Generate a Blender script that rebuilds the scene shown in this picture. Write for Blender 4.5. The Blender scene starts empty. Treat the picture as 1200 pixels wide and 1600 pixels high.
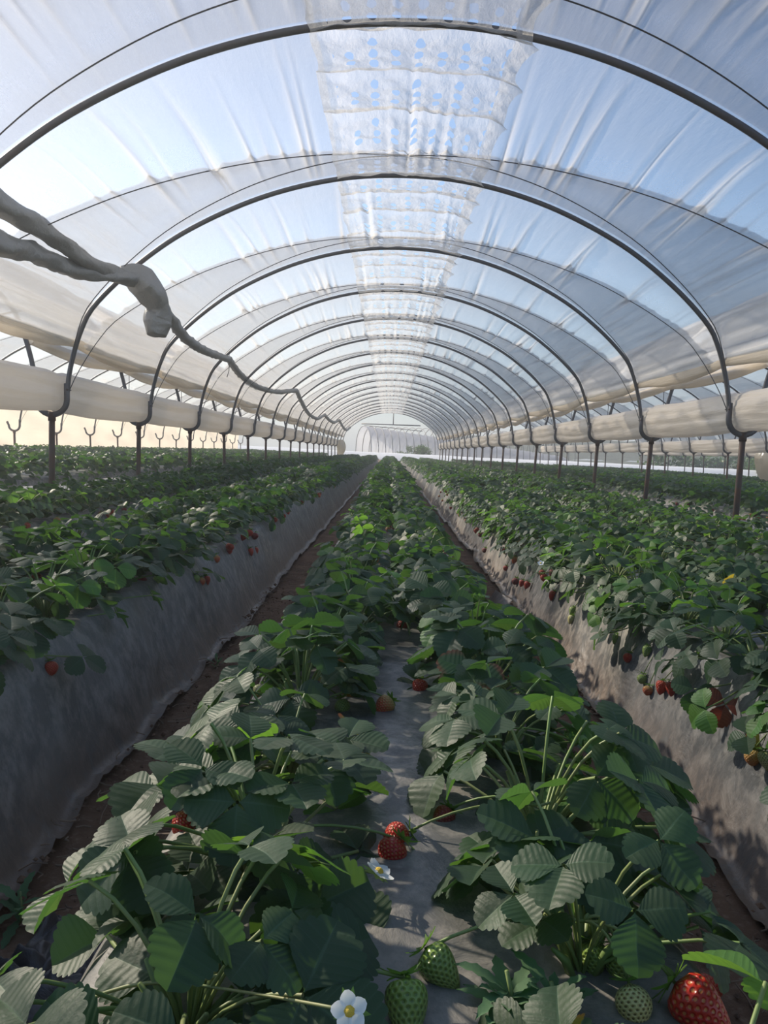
import bpy, math, random
import numpy as np
from mathutils import Vector, Matrix

# ---------------------------------------------------------------- camera, light, exposure
S = bpy.context.scene
COL = S.collection
PI = math.pi
FPX = 1202.0
CAMZ = 0.85
cd = bpy.data.cameras.new('camera')
cam = bpy.data.objects.new('camera', cd)
COL.objects.link(cam)
S.camera = cam
cd.sensor_fit = 'HORIZONTAL'
cd.sensor_width = 36.0
cd.lens = 36.0 * FPX / 1200.0
cd.clip_start = 0.02
cd.clip_end = 800
PITCH, YAW, ROLL = math.radians(4.48), math.radians(0.25), math.radians(1.7)
CM = (Matrix.Rotation(YAW, 4, 'Z') @ Matrix.Rotation(PI / 2 - PITCH, 4, 'X') @ Matrix.Rotation(ROLL, 4, 'Z'))
cam.matrix_world = Matrix.Translation((0, 0, CAMZ)) @ CM

SUN_AZ, SUN_EL = math.radians(-52), math.radians(33)      # azimuth from +Y, negative = left
w = bpy.data.worlds.new('world'); S.world = w
w.use_nodes = True
nt = w.node_tree
bg = nt.nodes['Background']
sky = nt.nodes.new('ShaderNodeTexSky')
sky.sky_type = 'NISHITA'
sky.sun_disc = False
sky.sun_elevation = SUN_EL
sky.sun_rotation = SUN_AZ
sky.air_density = 1.0
sky.dust_density = 0.8
sky.ozone_density = 1.5
# pale haze band along the whole horizon
_tc = nt.nodes.new('ShaderNodeTexCoord'); _sx = nt.nodes.new('ShaderNodeSeparateXYZ'); nt.links.new(_tc.outputs['Generated'], _sx.inputs[0])
_mr = nt.nodes.new('ShaderNodeMapRange'); _mr.inputs['From Min'].default_value = 0; _mr.inputs['From Max'].default_value = .30; _mr.inputs['To Min'].default_value = .85; _mr.inputs['To Max'].default_value = 0
nt.links.new(_sx.outputs[2], _mr.inputs['Value'])
_mx = nt.nodes.new('ShaderNodeMix'); _mx.data_type = 'RGBA'; nt.links.new(_mr.outputs[0], _mx.inputs[0]); nt.links.new(sky.outputs[0], _mx.inputs[6]); _mx.inputs[7].default_value = (3.0, 3.4, 3.9, 1)
nt.links.new(_mx.outputs[2], bg.inputs[0])
bg.inputs[1].default_value = 0.19
sd = bpy.data.lights.new('sun', 'SUN'); sd.energy = 7.2; sd.angle = math.radians(1.2); sd.color = (1.0, 0.87, 0.70)
sun = bpy.data.objects.new('sun', sd); COL.objects.link(sun)
sdir = Vector((math.sin(SUN_AZ) * math.cos(SUN_EL), math.cos(SUN_AZ) * math.cos(SUN_EL), math.sin(SUN_EL)))
sun.rotation_euler = sdir.to_track_quat('Z', 'Y').to_euler()
sun.location = sdir * 30
S.view_settings.view_transform = 'Standard'
S.view_settings.look = 'None'
S.view_settings.gamma = 1
S.view_settings.use_curve_mapping = False
S.view_settings.exposure = 0.0

random.seed(7)
rng = np.random.default_rng(11)

# ---------------------------------------------------------------- helpers
def tag(o, label=None, cat=None, group=None, kind=None):
    if label: o['label'] = label
    if cat: o['category'] = cat
    if group: o['group'] = group
    if kind: o['kind'] = kind
    return o

def empty(name, loc=(0, 0, 0), parent=None):
    o = bpy.data.objects.new(name, None); COL.objects.link(o)
    o.empty_display_size = 0.05
    o.location = loc
    if parent: o.parent = parent
    return o

def mesh(name, V, F, mat, smooth=True, uv=None, mats=None, fm=None):
    me = bpy.data.meshes.new(name)
    V = np.asarray(V, dtype=np.float32)
    if isinstance(F, np.ndarray):
        n, k = F.shape
        me.vertices.add(len(V)); me.vertices.foreach_set('co', V.ravel())
        me.loops.add(n * k); me.loops.foreach_set('vertex_index', F.astype(np.int32).ravel())
        me.polygons.add(n)
        me.polygons.foreach_set('loop_start', np.arange(0, n * k, k, dtype=np.int32))
        me.polygons.foreach_set('loop_total', np.full(n, k, dtype=np.int32))
        me.update(calc_edges=True)
    else:
        me.from_pydata(V.tolist(), [], F); me.update()
    if smooth:
        me.polygons.foreach_set('use_smooth', np.ones(len(me.polygons), dtype=bool))
    if uv is not None:
        ul = me.uv_layers.new(name='uv')
        li = np.empty(len(me.loops), dtype=np.int32); me.loops.foreach_get('vertex_index', li)
        ul.data.foreach_set('uv', np.asarray(uv, dtype=np.float32)[li].ravel())
    for m in (mats or [mat]): me.materials.append(m)
    if fm is not None: me.polygons.foreach_set('material_index', np.asarray(fm, dtype=np.int32))
    return me

def link(name, me, parent=None, loc=None):
    o = bpy.data.objects.new(name, me); COL.objects.link(o)
    if parent: o.parent = parent
    if loc is not None: o.location = loc
    return o

def obj(name, V, F, mat, parent=None, **k):
    return link(name, mesh(name, V, F, mat, **k), parent)

def grid_faces(nu, nv, wrap=False, off=0):
    """verts index = i*nv + j ; i in nu, j in nv ; wrap in j"""
    i = np.arange(nu - 1)[:, None]
    j = np.arange(nv if wrap else nv - 1)[None, :]
    j2 = (j + 1) % nv
    a = i * nv + j; b = i * nv + j2; c = (i + 1) * nv + j2; d = (i + 1) * nv + j
    return (np.stack([a, b, c, d], -1).reshape(-1, 4) + off)

def tube_arrays(P, r, n=8, closed_ends=True, off=0):
    """P: (k,3) ; r scalar or (k,) -> verts, quads list"""
    P = np.asarray(P, float); k = len(P)
    r = np.full(k, r) if np.isscalar(r) else np.asarray(r)
    T = np.gradient(P, axis=0); T /= (np.linalg.norm(T, axis=1)[:, None] + 1e-12)
    up = np.array([0, 0, 1.0]) if abs(T[0][2]) < .9 else np.array([1.0, 0, 0])
    N = np.zeros_like(P); prev = np.cross(np.cross(T[0], up), T[0]); prev /= np.linalg.norm(prev)
    for i in range(k):
        v = prev - T[i] * np.dot(prev, T[i]); v /= (np.linalg.norm(v) + 1e-12); N[i] = v; prev = v
    B = np.cross(T, N)
    a = np.arange(n) * 2 * PI / n
    V = P[:, None, :] + r[:, None, None] * (np.cos(a)[None, :, None] * N[:, None, :] + np.sin(a)[None, :, None] * B[:, None, :])
    V = V.reshape(-1, 3)
    F = [list(map(int, f)) for f in grid_faces(k, n, True)]
    if closed_ends:
        F.append(list(range(n))[::-1]); F.append([(k - 1) * n + q for q in range(n)])
    if off: F = [[q + off for q in f] for f in F]
    return V, F

def tube(name, P, r, mat, parent=None, n=8):
    V, F = tube_arrays(P, r, n)
    return obj(name, V, F, mat, parent)

def join(parts):
    V = []; F = []; o = 0
    for v, f in parts:
        V.append(np.asarray(v)); F += [[q + o for q in x] for x in f]; o += len(v)
    return np.concatenate(V), F

def smooth_noise(x, y, seed, n=10, f0=1.0, f1=4.0):
    r = np.random.default_rng(seed); out = 0 * (x + y)
    for _ in range(n):
        a = r.uniform(0, 2 * PI); f = f0 * (f1 / f0) ** r.uniform(0, 1)
        out = out + np.sin(2 * PI * f * (x * math.cos(a) + y * math.sin(a)) + r.uniform(0, 6.28)) * (f0 / f) ** .5
    return out / math.sqrt(n)

def catmull(P, n):
    P = np.asarray(P, float)
    Q = np.vstack([2 * P[0] - P[1], P, 2 * P[-1] - P[-2]]); out = []
    for i in range(1, len(Q) - 2):
        for t in np.linspace(0, 1, n, endpoint=False):
            a, b, c, d = Q[i - 1], Q[i], Q[i + 1], Q[i + 2]
            out.append(.5 * ((2 * b) + (c - a) * t + (2 * a - 5 * b + 4 * c - d) * t * t + (3 * b - a - 3 * c + d) * t ** 3))
    out.append(Q[-2]); return np.array(out)

def ordinal(n):
    w_ = ['first', 'second', 'third', 'fourth', 'fifth', 'sixth', 'seventh', 'eighth', 'ninth', 'tenth', 'eleventh', 'twelfth',
          'thirteenth', 'fourteenth', 'fifteenth', 'sixteenth', 'seventeenth', 'eighteenth', 'nineteenth', 'twentieth']
    if n <= 20: return w_[n - 1]
    return '%d%s' % (n, {1: 'st', 2: 'nd', 3: 'rd'}.get(n % 10, 'th'))

def ray(px, py):
    d = CM.to_3x3() @ Vector(((px - 600) / FPX, (800 - py) / FPX, -1.0))
    return d

# ---------------------------------------------------------------- materials
class NB:
    def __init__(s, name):
        s.m = bpy.data.materials.new(name); s.m.use_nodes = True
        s.t = s.m.node_tree; s.t.nodes.clear(); s.out = s.n('ShaderNodeOutputMaterial')
    def n(s, kind, **k):
        x = s.t.nodes.new(kind)
        for a, b in k.items():
            if isinstance(a, str) and a.startswith('i_'): x.inputs[int(a[2:])].default_value = b
            else: setattr(x, a, b)
        return x
    def l(s, a, b): s.t.links.new(a, b)
    def coord(s, which='Object', scale=(1, 1, 1)):
        c = s.n('ShaderNodeTexCoord'); mp = s.n('ShaderNodeMapping'); mp.inputs['Scale'].default_value = scale
        s.l(c.outputs[which], mp.inputs[0]); return mp.outputs[0]
    def noise(s, vec, scale, detail=4, rough=.55, dist=0):
        x = s.n('ShaderNodeTexNoise'); x.inputs['Scale'].default_value = scale; x.inputs['Detail'].default_value = detail
        x.inputs['Roughness'].default_value = rough; x.inputs['Distortion'].default_value = dist; s.l(vec, x.inputs['Vector']); return x.outputs[0]
    def ramp(s, fac, stops):
        r = s.n('ShaderNodeValToRGB'); e = r.color_ramp.elements
        while len(e) < len(stops): e.new(.5)
        for el, (p, c) in zip(e, stops): el.position = p; el.color = (c[0], c[1], c[2], 1) if not np.isscalar(c) else (c, c, c, 1)
        s.l(fac, r.inputs[0]); return r.outputs[0]
    def math(s, op, a, b=None, c=None):
        x = s.n('ShaderNodeMath'); x.operation = op
        for i, v in enumerate((a, b, c)):
            if v is None: continue
            if np.isscalar(v): x.inputs[i].default_value = v
            else: s.l(v, x.inputs[i])
        return x.outputs[0]
    def mix(s, fac, a, b, mode='MIX'):
        x = s.n('ShaderNodeMix'); x.data_type = 'RGBA'; x.blend_type = mode
        for i, v in ((0, fac), (6, a), (7, b)):
            if np.isscalar(v): x.inputs[i].default_value = v
            elif isinstance(v, tuple): x.inputs[i].default_value = (v[0], v[1], v[2], 1)
            else: s.l(v, x.inputs[i])
        return x.outputs[2]
    def bump(s, h, strength=.3, dist=.01, normal=None):
        b = s.n('ShaderNodeBump'); b.inputs['Strength'].default_value = strength; b.inputs['Distance'].default_value = dist
        s.l(h, b.inputs['Height'])
        if normal is not None: s.l(normal, b.inputs['Normal'])
        return b.outputs[0]
    def pbr(s, color, rough=.5, metal=0, normal=None, spec=.5, **k):
        p = s.n('ShaderNodeBsdfPrincipled')
        for nm, v in (('Base Color', color), ('Roughness', rough), ('Metallic', metal), ('Specular IOR Level', spec)):
            if np.isscalar(v): p.inputs[nm].default_value = v
            elif isinstance(v, tuple): p.inputs[nm].default_value = (v[0], v[1], v[2], 1)
            else: s.l(v, p.inputs[nm])
        if normal is not None: s.l(normal, p.inputs['Normal'])
        return p.outputs[0]
    def mixs(s, fac, a, b):
        x = s.n('ShaderNodeMixShader')
        if np.isscalar(fac): x.inputs[0].default_value = fac
        else: s.l(fac, x.inputs[0])
        s.l(a, x.inputs[1]); s.l(b, x.inputs[2]); return x.outputs[0]
    def done(s, sh): s.l(sh, s.out.inputs[0]); return s.m

def film_mat(name, base_op=.25, graze=.45, color=(.86, .84, .80), holes=False, bump=.5, scl=(6, .8, 6), tr_share=.6, tint=(.93, .95, .97), gather=False):
    b = NB(name)
    v = b.coord('Object', scl)
    n1 = b.noise(v, 2.2, 5, .6)
    n2 = b.noise(b.coord('Object', (1, 1, 1)), 1.3, 3, .5)
    nrm = b.bump(n1, bump, .02)
    lw = b.n('ShaderNodeLayerWeight'); lw.inputs[0].default_value = .35; b.l(nrm, lw.inputs['Normal'])
    fac = b.math('MULTIPLY_ADD', b.math('POWER', lw.outputs['Facing'], 1.4), graze, base_op)
    fac = b.math('MULTIPLY_ADD', n2, .16, b.math('SUBTRACT', fac, .08))
    tl = b.n('ShaderNodeBsdfTranslucent'); tl.inputs[0].default_value = (*color, 1); b.l(nrm, tl.inputs[1])
    df = b.n('ShaderNodeBsdfDiffuse'); df.inputs[0].default_value = (*color, 1); b.l(nrm, df.inputs['Normal'])
    gl = b.n('ShaderNodeBsdfGlossy'); gl.inputs['Roughness'].default_value = .28; gl.inputs[0].default_value = (.9, .9, .9, 1); b.l(nrm, gl.inputs['Normal'])
    tp = b.n('ShaderNodeBsdfTransparent'); tp.inputs[0].default_value = (*tint, 1)
    body = b.mixs(tr_share, df.outputs[0], tl.outputs[0])
    body = b.mixs(.12, body, gl.outputs[0])
    if gather:                                   # folded, doubled film is denser along its creases (stored per vertex)
        tu = b.n('ShaderNodeTexCoord'); su = b.n('ShaderNodeSeparateXYZ'); b.l(tu.outputs['UV'], su.inputs[0])
        fac = b.math('ADD', fac, b.math('MULTIPLY', su.outputs[0], .62))
    cl = b.math('MINIMUM', b.math('MAXIMUM', fac, 0.02), .97)
    sh = b.mixs(cl, tp.outputs[0], body)
    if holes:
        uv = b.n('ShaderNodeTexCoord'); sx = b.n('ShaderNodeSeparateXYZ'); b.l(uv.outputs['UV'], sx.inputs[0])
        wob = b.noise(b.coord('Object', (1, 1, 1)), 9, 2)
        u = b.math('DIVIDE', sx.outputs[0], .150); col_i = b.math('FLOOR', u); fu = b.math('SUBTRACT', b.math('SUBTRACT', u, col_i), .5)
        vv = b.math('DIVIDE', sx.outputs[1], .62); fv = b.math('FRACT', vv)
        par = b.math('MODULO', b.math('ABSOLUTE', col_i), 2.0)
        k = b.math('MULTIPLY', b.math('SUBTRACT', fv, .08), 4.6)                 # up to ~4 holes along one scallop
        ki = b.math('FLOOR', k); fk = b.math('SUBTRACT', b.math('SUBTRACT', k, ki), .5)
        lo = b.math('GREATER_THAN', ki, b.math('SUBTRACT', b.math('ADD', par, .0), .5))
        hi = b.math('LESS_THAN', ki, 2.5)
        wob2 = b.math('MULTIPLY', b.math('SUBTRACT', wob, .5), .35)
        ex = b.math('POWER', b.math('DIVIDE', b.math('ADD', fu, wob2), .20), 2.0)
        ey = b.math('POWER', b.math('DIVIDE', fk, .34), 2.0)
        inside = b.math('LESS_THAN', b.math('ADD', ex, ey), 1.0)
        edge = b.math('MULTIPLY', b.math('GREATER_THAN', sx.outputs[0], .10), b.math('LESS_THAN', sx.outputs[0], 1.27))
        msk = b.math('MULTIPLY', b.math('MULTIPLY', inside, edge), b.math('MULTIPLY', lo, hi))
        tp2 = b.n('ShaderNodeBsdfTransparent')
        sh = b.mixs(msk, sh, tp2.outputs[0])
    return b.done(sh)

M_film = film_mat('roof_film', .13, .66, tr_share=.5, color=(.90, .88, .85), gather=True)
M_film2 = film_mat('overlap_film', .20, .5, color=(.72, .71, .69), tint=(.70, .73, .78), gather=True)
M_band = film_mat('perforated_film', .42, .4, color=(.86, .84, .80), holes=True, bump=.9, scl=(9, 5, 5))
M_roll = film_mat('rolled_film', .86, .2, color=(.78, .73, .66), scl=(5, .35, 5), bump=.9)
M_hem = film_mat('gathered_film', .80, .2, color=(.74, .66, .54), scl=(5, .6, 12), bump=.8)
M_wall = film_mat('side_film', .90, .2, color=(.86, .79, .66), scl=(3, .4, 2), bump=.7, tr_share=.72)

def metal(name, c, rust=.3, rough=.5):
    b = NB(name); v = b.coord('Object'); n = b.noise(v, 6, 5, .6)
    f = b.ramp(n, [(.45, 0.0), (.7, rust)])
    return b.done(b.pbr(b.mix(f, c, (.13, .055, .028)), rough, .35, b.bump(b.noise(v, 60, 3), .15, .003)))
M_arch = metal('galvanised_tube', (.12, .125, .135), .25, .48)
M_post = metal('rusty_tube', (.075, .060, .052), .9, .6)
M_rope = NB('dark_cord'); M_rope = M_rope.done(M_rope.pbr((.06, .06, .065), .7))
M_foot = NB('black_rubber'); M_foot = M_foot.done(M_foot.pbr((.02, .02, .022), .6))

def mulch_mat():
    b = NB('mulch_film'); v = b.coord('Object')
    n1 = b.noise(v, 2.3, 6, .62, .4); n2 = b.noise(b.coord('Object', (1, 1, .7)), 20, 6, .7); n3 = b.noise(v, .8, 3)
    dust = b.ramp(n1, [(.34, (.052, .056, .058)), (.52, (.105, .105, .102)), (.68, (.185, .175, .158))])
    c = b.mix(b.ramp(n2, [(.45, 0.0), (.62, .75)]), dust, (.27, .25, .225))
    # soil splashed along the foot of each bed: height above furrow floor (z + .02 x)
    cc = b.n('ShaderNodeTexCoord'); sx = b.n('ShaderNodeSeparateXYZ'); b.l(cc.outputs['Object'], sx.inputs[0])
    hgt = b.math('MULTIPLY_ADD', sx.outputs[0], .02, sx.outputs[2])
    low = b.math('MULTIPLY', b.ramp(hgt, [(0.0, 1.0), (.17, 0.0)]), b.ramp(n2, [(.30, 0.0), (.5, 1.0)]))
    c = b.mix(low, c, (.13, .085, .058))
    wr = b.noise(b.coord('Object', (1.3, 1.3, 1.0)), 9, 6, .62, .5)
    wr2 = b.noise(b.coord('Object', (1, 1, 1)), 3.0, 4, .5, .8)
    nr = b.bump(wr, .5, .014); nr = b.bump(wr2, .6, .04, nr)
    nr = b.bump(n2, .25, .004, nr)
    rg = b.ramp(n1, [(.3, .36), (.7, .62)])
    return b.done(b.pbr(c, rg, 0, nr, .55))
M_mulch = mulch_mat()

def soil_mat():
    b = NB('soil'); v = b.coord('Object')
    n1 = b.noise(v, 5, 8, .65, .3); n2 = b.noise(v, 55, 5, .7); n3 = b.noise(v, 1.1, 3)
    c = b.ramp(n1, [(.3, (.085, .048, .030)), (.55, (.165, .098, .062)), (.78, (.26, .165, .11))])
    c = b.mix(b.ramp(n2, [(.52, 0.0), (.7, .5)]), c, (.30, .21, .15))
    nr = b.bump(n1, .8, .03); nr = b.bump(n2, .7, .008, nr)
    return b.done(b.pbr(c, .95, 0, nr, .2))
M_soil = soil_mat()

def leaf_mat(name, top, under, trans, rnd=.5, edge=None, spec=.42, rough=.50):
    b = NB(name)
    oi = b.n('ShaderNodeObjectInfo'); v = b.coord('Object')
    n = b.noise(v, 14, 3)
    hsv = b.n('ShaderNodeHueSaturation')
    geo = b.n('ShaderNodeNewGeometry')
    pr = geo.outputs['Random Per Island']
    mixr = b.math('FRACT', b.math('ADD', oi.outputs['Random'], pr))
    b.l(b.math('MULTIPLY_ADD', mixr, .05 * rnd, .5 - .028 * rnd), hsv.inputs['Hue'])
    b.l(b.math('MULTIPLY_ADD', b.math('FRACT', b.math('MULTIPLY', mixr, 7.31)), .9 * rnd, 1 - .4 * rnd), hsv.inputs['Value'])
    hsv.inputs['Saturation'].default_value = 1.0
    c = b.mix(b.math('MULTIPLY', n, .5), top, tuple(q * .6 for q in top))
    # veins from UV: u across (-1..1 stored 0..1), v along
    tc = b.n('ShaderNodeTexCoord'); sx = b.n('ShaderNodeSeparateXYZ'); b.l(tc.outputs['UV'], sx.inputs[0])
    au = b.math('ABSOLUTE', b.math('MULTIPLY_ADD', sx.outputs[0], 2.0, -1.0))
    mid = b.math('LESS_THAN', au, .045)
    fr = b.math('ABSOLUTE', b.math('SUBTRACT', b.math('FRACT', b.math('MULTIPLY', sx.outputs[1], 9.0)), .5))
    lat = b.math('GREATER_THAN', fr, .455)
    vein = b.math('MAXIMUM', mid, b.math('MULTIPLY', lat, .55))
    c = b.mix(b.math('MULTIPLY', vein, .40), c, tuple(min(1, q * 2.0 + .03) for q in top))
    if edge:
        rim = b.ramp(b.math('ADD', b.math('MULTIPLY', au, b.math('POWER', sx.outputs[1], .6)), b.math('MULTIPLY', b.math('SUBTRACT', n, .5), .8)), [(.45, 0.0), (.75, 1.0)])
        c = b.mix(rim, c, edge)
    c = b.mix(geo.outputs['Backfacing'], c, under)
    b.l(c, hsv.inputs['Color'])
    col = hsv.outputs[0]
    nr = b.bump(b.math('SUBTRACT', b.noise(b.coord('Object', (1, 1, 1)), 160, 3), b.math('MULTIPLY', vein, .6)), .35, .0015)
    rgh = b.math('MULTIPLY_ADD', geo.outputs['Backfacing'], .25, rough)
    p = b.pbr(col, rgh, 0, nr, spec)
    tl = b.n('ShaderNodeBsdfTranslucent')
    h2 = b.n('ShaderNodeHueSaturation'); h2.inputs['Color'].default_value = (*trans, 1)
    b.l(b.math('MULTIPLY_ADD', mixr, .04 * rnd, .5 - .02 * rnd), h2.inputs['Hue'])
    h2.inputs['Value'].default_value = 1
    tcol = b.mix(b.math('MULTIPLY', vein, .4), h2.outputs[0], tuple(q * .5 for q in trans))
    b.l(tcol, tl.inputs[0])
    return b.done(b.mixs(.40, p, tl.outputs[0]))
M_leaf = leaf_mat('leaf_green', (.038, .076, .036), (.095, .145, .080), (.085, .195, .026))
M_young_backlit = leaf_mat('leaf_young_backlit', (.075, .18, .035), (.14, .24, .09), (.20, .42, .04), .4)
M_yellow = leaf_mat('leaf_yellowing', (.20, .22, .03), (.25, .24, .08), (.50, .40, .04), .2, edge=(.42, .10, .02))
M_red = leaf_mat('leaf_reddened', (.13, .035, .018), (.22, .08, .05), (.38, .08, .03), .3)
M_redrim = leaf_mat('leaf_red_rimmed', (.030, .085, .030), (.12, .18, .09), (.10, .24, .03), .3, edge=(.16, .05, .025))
M_dry = leaf_mat('leaf_withered', (.17, .095, .045), (.20, .12, .07), (.16, .08, .03), .4)
M_far = leaf_mat('leaf_far', (.040, .082, .038), (.09, .145, .08), (.08, .18, .03), .9)
M_stalk = NB('stalk_green')
_p = M_stalk.pbr(M_stalk.ramp(M_stalk.noise(M_stalk.coord('Object'), 9, 2), [(.35, (.13, .22, .05)), (.65, (.24, .25, .10))]), .5)
M_stalk = M_stalk.done(_p)
M_redstalk = NB('stalk_reddish'); M_redstalk = M_redstalk.done(M_redstalk.pbr((.22, .10, .06), .6))
M_weed = leaf_mat('weed_leaf', (.055, .15, .07), (.10, .19, .09), (.09, .26, .06), .3)
M_calyx = leaf_mat('calyx_green', (.085, .19, .04), (.12, .22, .07), (.16, .34, .04), .3)
M_twig = NB('dry_straw'); M_twig = M_twig.done(M_twig.pbr(M_twig.ramp(M_twig.noise(M_twig.coord('Object'), 4, 2), [(.3, (.11, .07, .045)), (.7, (.30, .21, .14))]), .9))

def berry_mat(name, c1, c2, seed, shift=.5, nu=17, nv=11):
    """c1 = colour round the calyx, c2 = colour at the tip"""
    b = NB(name)
    tc = b.n('ShaderNodeTexCoord'); sx = b.n('ShaderNodeSeparateXYZ'); b.l(tc.outputs['UV'], sx.inputs[0])
    v = b.math('MULTIPLY', sx.outputs[1], nv); vi = b.math('FLOOR', v); fv = b.math('SUBTRACT', b.math('SUBTRACT', v, vi), .5)
    u = b.math('ADD', b.math('MULTIPLY', sx.outputs[0], nu), b.math('MULTIPLY', b.math('MODULO', vi, 2.0), .5))
    fu = b.math('SUBTRACT', b.math('FRACT', u), .5)
    # seeds keep their round size towards the narrowing tip
    r2 = b.math('ADD', b.math('POWER', b.math('DIVIDE', fu, .21), 2.0), b.math('POWER', b.math('DIVIDE', fv, .27), 2.0))
    sd_ = b.math('LESS_THAN', r2, 1.0)
    pit = b.math('MINIMUM', b.math('MULTIPLY', r2, .28), 1.0)
    n = b.noise(b.coord('Object'), 45, 2)
    g = b.math('ADD', sx.outputs[1], b.math('MULTIPLY', b.math('SUBTRACT', n, .5), .3))
    c = b.ramp(g, [(max(0, shift - .3), c1), (min(1, shift + .25), c2)])
    c = b.mix(sd_, c, seed)
    h = b.math('ADD', pit, b.math('MULTIPLY', sd_, .45))
    nr = b.bump(h, .9, .0016)
    p = b.n('ShaderNodeBsdfPrincipled'); b.l(c, p.inputs['Base Color']); p.inputs['Roughness'].default_value = .33; b.l(nr, p.inputs['Normal'])
    p.inputs['Subsurface Weight'].default_value = .15; p.inputs['Subsurface Radius'].default_value = (.006, .003, .002); p.inputs['Subsurface Scale'].default_value = 1
    return b.done(p.outputs[0])
RED = berry_mat('berry_red', (.42, .022, .010), (.40, .012, .008), (.45, .16, .05))
DARK = berry_mat('berry_dark_red', (.20, .012, .012), (.15, .008, .010), (.25, .08, .04))
TURN = berry_mat('berry_turning', (.45, .34, .10), (.50, .06, .02), (.40, .28, .08), .35)
GREEN = berry_mat('berry_green', (.20, .30, .06), (.25, .33, .09), (.10, .16, .03))
PALE = berry_mat('berry_pale', (.50, .50, .22), (.55, .48, .20), (.14, .11, .03))
ORANGE = berry_mat('berry_orange', (.55, .35, .10), (.50, .16, .04), (.30, .16, .05), .6)
M_petal = NB('petal_white'); _a = M_petal.pbr((.82, .84, .82), .55); _b = M_petal.n('ShaderNodeBsdfTranslucent'); _b.inputs[0].default_value = (.8, .82, .8, 1)
M_petal = M_petal.done(M_petal.mixs(.3, _a, _b.outputs[0]))
M_pollen = NB('flower_yellow'); M_pollen = M_pollen.done(M_pollen.pbr((.62, .42, .04), .7, 0, M_pollen.bump(M_pollen.noise(M_pollen.coord('Object'), 900, 2), 1, .001)))

# ---------------------------------------------------------------- terrain and beds
PITCHB = 1.13
TW = 6.62                                   # tunnel pitch
TC = 0.065                                  # centre line of the tunnel we stand in
YEND = 51.6
TOPH, THW, BHW = .35, .27, .44
def T(x): return -.02 * np.clip(x, -26, 34)
def bed_centres(k): return [TC - .035 + k * TW + PITCHB * i for i in (-2, -1, 0, 1, 2)]
def bed_profile(d):
    d = np.abs(d); t = np.clip((BHW - d) / (BHW - THW), 0, 1)
    return TOPH * (t * t * (3 - 2 * t)) ** .8
def surf(x, y):
    z = 0.0
    for k in (-1, 0, 1, 2):
        for c in bed_centres(k):
            if abs(x - c) < .565: z = max(z, float(bed_profile(x - c)))
    m = abs(abs((x - TC)) - TW / 2)
    if m < .5: z = max(z, .31)
    return z + float(T(x))
def at(px, py, up=0.0):
    """where the view ray through a pixel meets the ground or bed surface raised by up"""
    d = ray(px, py); t = .2; p = None
    while t < 70:
        p = Vector((0, 0, CAMZ)) + d * t
        if p.z < surf(p.x, p.y) + up: break
        t += .004 + t * .001
    return p
def at_z(px, py, zrel):
    """where the view ray meets the height zrel below the camera"""
    d = ray(px, py); t = -zrel / -d.z if d.z else 1
    return Vector((0, 0, CAMZ)) + d * (zrel / d.z)

def ysteps(y0, near=.035):
    ys = [y0]; 
    while ys[-1] < YEND:
        y = ys[-1]; ys.append(y + (near if y < 3.2 else .08 if y < 8 else .3 if y < 20 else 1.2))
    ys[-1] = YEND
    return np.array(ys)

# soil of the field
gx = np.concatenate([np.linspace(-60, -4, 12), np.arange(-3.9, 3.91, .06), np.linspace(4, 60, 12)])
gy = np.concatenate([np.linspace(-3, 0, 4), np.arange(.1, 5, .05), np.arange(5, 20, .3), np.linspace(20, 130, 20)])
X, Y = np.meshgrid(gx, gy, indexing='ij')
Z = T(X) + .012 * smooth_noise(X, Y, 3, 14, 1.2, 6) * np.exp(-np.maximum(Y - 6, 0) * .3) - .005
ground = obj('ground', np.stack([X, Y, Z], -1).reshape(-1, 3), grid_faces(len(gx), len(gy))[:, ::-1], M_soil)
tag(ground, 'brown bare soil floor of the furrows between the beds', kind='structure')

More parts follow.
